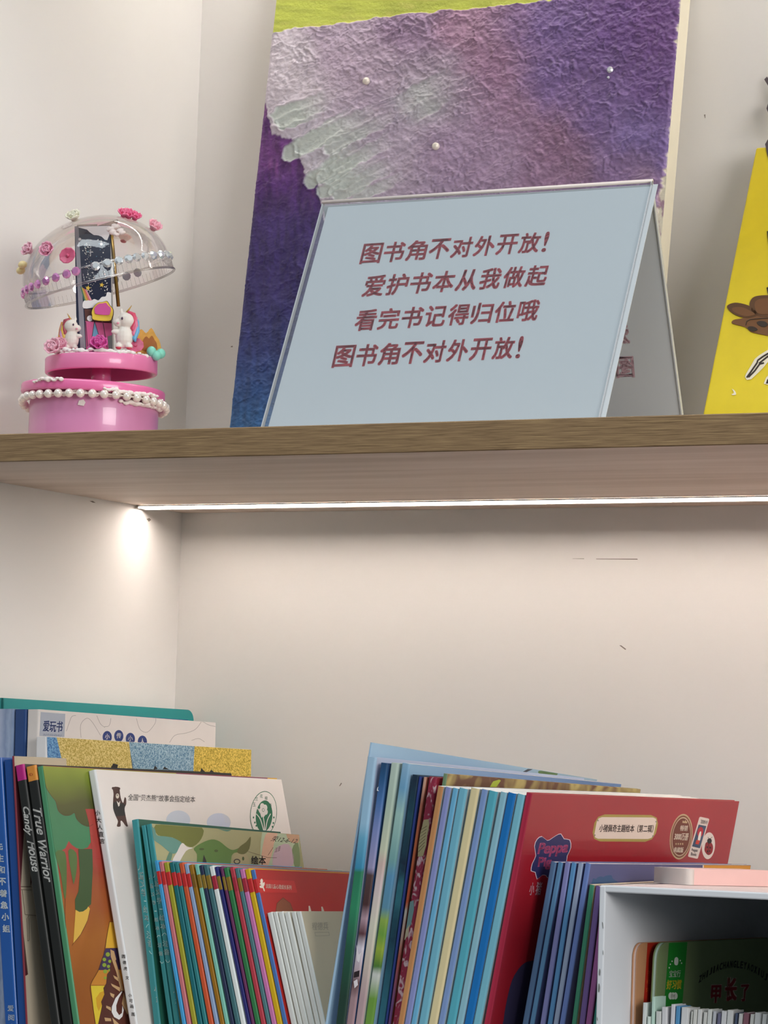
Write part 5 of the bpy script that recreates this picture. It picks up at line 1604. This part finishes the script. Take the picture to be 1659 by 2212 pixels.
def dome_pt(u, v, side=-1):
    """where the pixel ray meets the dome: front (-1) or back (+1)"""
    o = dmi @ CAM
    d = (dmi.to_3x3() @ ray(u, v)).normalized()
    sc_ = Vector((1 / Rd, 1 / Rd, 1 / Hd))
    oo = Vector((o.x / Rd, o.y / Rd, (o.z - hcy) / Hd))
    dd = Vector((d.x / Rd, d.y / Rd, d.z / Hd))
    a, b, c = dd.dot(dd), 2 * oo.dot(dd), oo.dot(oo) - 1
    disc = b * b - 4 * a * c
    t = -b / (2 * a) if disc < 0 else (-b + side * math.sqrt(disc)) / (2 * a)
    p = o + d * t
    q = Vector((p.x / Rd, p.y / Rd, (p.z - hcy) / Hd)).normalized()
    p = Vector((q.x * Rd, q.y * Rd, q.z * Hd + hcy))
    n = Vector((p.x / Rd ** 2, p.y / Rd ** 2, (p.z - hcy) / Hd ** 2)).normalized()
    return p, n
def orient(p, n, spin=0):
    q = Vector(n).to_track_quat('Z', 'Y').to_matrix().to_4x4()
    return Matrix.Translation(p) @ q @ Matrix.Rotation(spin, 4, 'Z')
def petal(mb, r, tilt, ang, mat, lift=0, curl=.5, wid=1.0, thick=0):
    n, m_ = 6, 6
    vs = []
    for i in range(n + 1):
        v = i / n
        for j in range(m_ + 1):
            u = (j / m_ - .5) * 2
            ww = r * .62 * wid * math.sin(PI * (.12 + .80 * v)) ** .7
            x = u * ww
            y = r * v
            z = curl * r * (v ** 2) * .5 + .28 * r * u * u * curl - (.25 * r * max(0, v - .75) * 2 if curl > .3 else 0)
            vs.append(Vector((x, y, z + lift)))
    M_ = Matrix.Rotation(ang, 4, 'Z') @ Matrix.Rotation(tilt, 4, 'X')
    fs = [(i * (m_ + 1) + j, i * (m_ + 1) + j + 1, (i + 1) * (m_ + 1) + j + 1, (i + 1) * (m_ + 1) + j) for i in range(n) for j in range(m_)]
    mb.add(vs, fs, mat, True, M_)
def rose(name, parent, mx, r, hx, kind='rose'):
    mat = M(hx, .4, .06, 200, sss=.25)
    mb = MB()
    if kind == 'rose':
        for k in range(5):
            petal(mb, r, math.radians(20), k * 2 * PI / 5, mat, 0, .8)
        for k in range(5):
            petal(mb, r * .85, math.radians(46), k * 2 * PI / 5 + .6, mat, .0002, .8)
        for k in range(4):
            petal(mb, r * .68, math.radians(66), k * PI / 2 + .3, mat, .0003, .9)
        mb.ball((0, 0, r * .42), r * .30, mat, 10, (1, 1, 1.3))
        for k in range(3):
            petal(mb, r * .55, math.radians(78), k * 2 * PI / 3 + .9, mat, r * .12, .9)
        mb.ball((0, 0, 0), r * .4, mat, 10, (1, 1, .6))
    else:
        for k in range(5):
            petal(mb, r, math.radians(6), k * 2 * PI / 5, mat, 0, .15, 1.25)
        mb.ball((0, 0, r * .1), r * .24, mat, 10, (1, 1, .7))
    o = mb.build(name, parent, mx)
    sd = o.modifiers.new('petals', 'SOLIDIFY')
    sd.thickness = r * .07
    return o
for u, v, sd_, r, hx, kind in ((57, 540, -1, .0052, 'efb3c4', 'rose'), (106, 543, -1, .0056, 'f0a6be', 'rose'), (147, 553, -1, .0050, 'd8587c', 'flower'), (161, 473, -1, .0056, 'ece6cf', 'rose'),
                               (270, 461, -1, .0046, 'ef6c94', 'rose'), (283, 460, -1, .0050, 'ee6490', 'rose'), (296, 466, -1, .0044, 'e85f8c', 'rose'), (340, 487, -1, .0054, 'f0a4b4', 'rose'), (266, 522, 1, .0052, 'dd7f80', 'rose'), (147, 490, 1, .0040, 'e2d2cc', 'flower')):
    p, n = dome_pt(u, v, sd_)
    if kind == 'rose' or sd_ > 0:
        n = (n + (dmi.to_3x3() @ -hf) * .6).normalized()
    rose('rose' if kind == 'rose' else 'plastic_flower', dome, orient(p + n * .0004, n, random.uniform(0, 3)), r, hx, kind)
for u, v in ((52, 573), (47, 585)):
    p, n = dome_pt(u, v)
    MB().ball((0, 0, 0), .0028, M('e6d29a', .4, .05, 80, sss=.2), 14, (1, 1, .85)).build('bead', dome, Matrix.Translation(p + n * .001))
# small white lace flowers inside
blob_line([dome_pt(u, v)[0] * .93 for u, v in ((240, 485), (246, 492), (253, 480), (262, 488), (268, 494), (255, 498), (248, 478))], .0017, cream_, 'lace_flower', dome)
gems = {'pink': M('d68ac4', .06, .2, 500, .45, 1), 'clear': M('e6ebee', .05, .15, 500, .55, 1)}
gm0 = {}
def gem(kind, phi, r=.0028):
    a = math.radians(phi)
    p = Vector((Rd * math.sin(a), -Rd * math.cos(a), hcy - .0014))
    n = Vector((math.sin(a), -math.cos(a), .12)).normalized()
    if (kind, r) not in gm0:
        o = MB().lathe([(0, 0), (r, 0), (r, .0006), (r * .62, .0017), (0, .0017)], gems[kind], 9, None, False).build('rhinestone', dome, orient(p, n, random.random()))
        gm0[(kind, r)] = o
    else:
        o = gm0[(kind, r)].copy()
        COL.objects.link(o)
        o.parent = dome
        o.matrix_local = orient(p, n, random.random())
for phi in (-92, -76, -66, -57, -48, -38.5, -29, -19.5, -12):
    gem('pink', phi)
for phi in (3, 12, 21, 29, 36, 44, 53, 63, 74, 86):
    gem('clear', phi)
for phi in (150, 160, 170, 200):
    gem('clear', phi)
# two translucent grey tabs at the top of the column
tabm = clear_mat('tab_film', (.62, .58, .55), .1, .3)
MB().box((-.006, -.003, 0), (.0065, .003, .0003), tabm).build('grey_tab', cl_, Matrix.Translation((-.004, -.001, colh + .0006)) @ Matrix.Rotation(.5, 4, 'X'))
MB().box((-.006, -.003, 0), (.0065, .003, .0003), tabm).build('grey_tab', cl_, Matrix.Translation((.009, -.001, colh + .0012)) @ Matrix.Rotation(.6, 4, 'X') @ Matrix.Rotation(-.3, 4, 'Y'))

# icing, flowers, beads and unicorns on the cup
blob_line([(cxc + .0325 * math.sin(math.radians(p)), -.0325 * math.cos(math.radians(p)), zt2 + .0008 + random.uniform(-.0006, .001)) for p in range(-62, 84, 5)], .0015, M('efe6e2', .5, sss=.2), 'icing', toy)
for u, v, dy, r, hx, kind, nn in ((118, 754, -.022, .0062, 'f2b6c6', 'rose', (-.4, -1, .5)), (128, 748, -.020, .0052, 'f0aabf', 'rose', (.2, -1, .6)), (214, 748, -.029, .0062, 'd84f9e', 'rose', (0, -.9, .7)), (206, 752, -.028, .0042, 'dd5aa6', 'rose', (-.5, -1, .4)),
                                  (292, 746, -.02, .0050, 'd4587c', 'flower', (.2, -1, .5))):
    rose('plastic_flower', toy, orient(tl(u, v, dy), Vector(nn).normalized(), random.uniform(0, 3)), r, hx, kind)
for u, v, dy in ((327, 759, -.012), (347, 764, -.008), (338, 768, -.012)):
    MB().ball((0, 0, 0), .0030, M('86d6c0', .4, .05, 80, sss=.2), 16, (1, 1, 1.05)).build('bead', toy, Matrix.Translation(tl(u, v, dy)))
# golden cookie behind the right unicorn
mb = MB()
ck_ = smooth_loop([(-.008, -.007), (-.006, .004), (-.003, .0075), (0, .0052), (.003, .0085), (.006, .004), (.0085, 0), (.008, -.007)], 3)
mb.prism([(x, 0, z) for x, z in ck_], (0, .003, 0), M('d9a24a', .5, .2, 300))
mb.prism([(x * .55 + .002, -.0006, z * .55 - .001) for x, z in ck_], (0, .0008, 0), M('a5632c', .5, .2, 300))
mb.build('cookie_charm', toy, Matrix.Translation(tl(315, 738, -.008)))
blob_line([tl(112 + 3 * k, 742 - (k % 3), -.018) for k in range(5)], .0016, M('e6d8b4', .5), 'cream_drop', toy)
UW = M('efe8de', .4, .02, 60, sss=.2)
def unicorn(base, s, flip, manes, name='unicorn_figure'):
    f = -1 if flip else 1
    mb = MB()
    mb.ball((0, 0, .0115), .0085, UW, 16, (.95, .8, 1.25))
    mb.ball((f * .001, -.001, .0255), .0072, UW, 16, (1.05, .85, 1.0))
    mb.ball((f * -.0055, -.002, .0232), .0042, UW, 12, (1.1, .85, .9))
    mb.ball((f * -.0035, 0, .033), .0019, UW, 8, (.8, .6, 1.6))
    mb.ball((f * -.0075, -.003, .0150), .0026, UW, 10, (1.7, .9, .9))
    for x in (-.0045, .0045):
        mb.ball((x, -.003, .0026), .0034, UW, 10, (1, 1, .9))
    mx = Matrix.Translation(base) @ Matrix.Scale(s, 4)
    o = mb.build(name, toy, mx)
    rm = o.modifiers.new('fuse', 'REMESH')
    rm.mode = 'VOXEL'
    rm.voxel_size = .0007
    rm.use_smooth_shade = True
    for k, hx in enumerate(manes):
        pts = [(f * (.002 + .0026 * k), -.0028 + .0009 * k, .0325 - .001 * k), (f * (.0068 + .0014 * k), -.002 + .0009 * k, .0305 - .003 * k), (f * (.0086 + .001 * k), -.0012, .0245 - .0042 * k), (f * (.0066 + .001 * k), -.0022, .0182 - .0042 * k), (f * (.0085 + .0006 * k), -.0028, .0142 - .0036 * k)]
        sp_ = [Vector(p) for p in pts]
        MB().tube(sp_, [.0016, .0024, .0024, .0021, .0008], M(hx, .4, .05, 80), 10).build('mane', o)
    MB().tube([(f * .0005, -.002, .031), (f * .0052, -.002, .0385)], [.0013, .0002], M('c9a04a', .35, .1, 80, .4), 8).build('horn', o)
    MB().ball((f * -.0022, -.0074, .0262), .0011, M('4a2a4a', .3), 10, (.8, .5, 1.2)).build('eye', o)
    MB().ball((f * -.0058, -.0056, .0222), .0012, M('ee9ab0', .4), 10, (1, .5, .8)).build('cheek', o)
    for x in (-.0045, .0045):
        MB().ball((x, -.0042, .0012), .0026, M('d0505e', .4), 10, (1, .8, .6)).build('hoof', o)
    return o
unicorn(tl(268, 757, -.019) + Vector((0, 0, .0004)), .70, False, ('d84a6a', 'e07a9a', '6fb0d8'))
unicorn(tl(153, 757, -.016), .58, True, ('b04a5a', 'e8c45a', 'd8a0d0', 'e89a5a'))
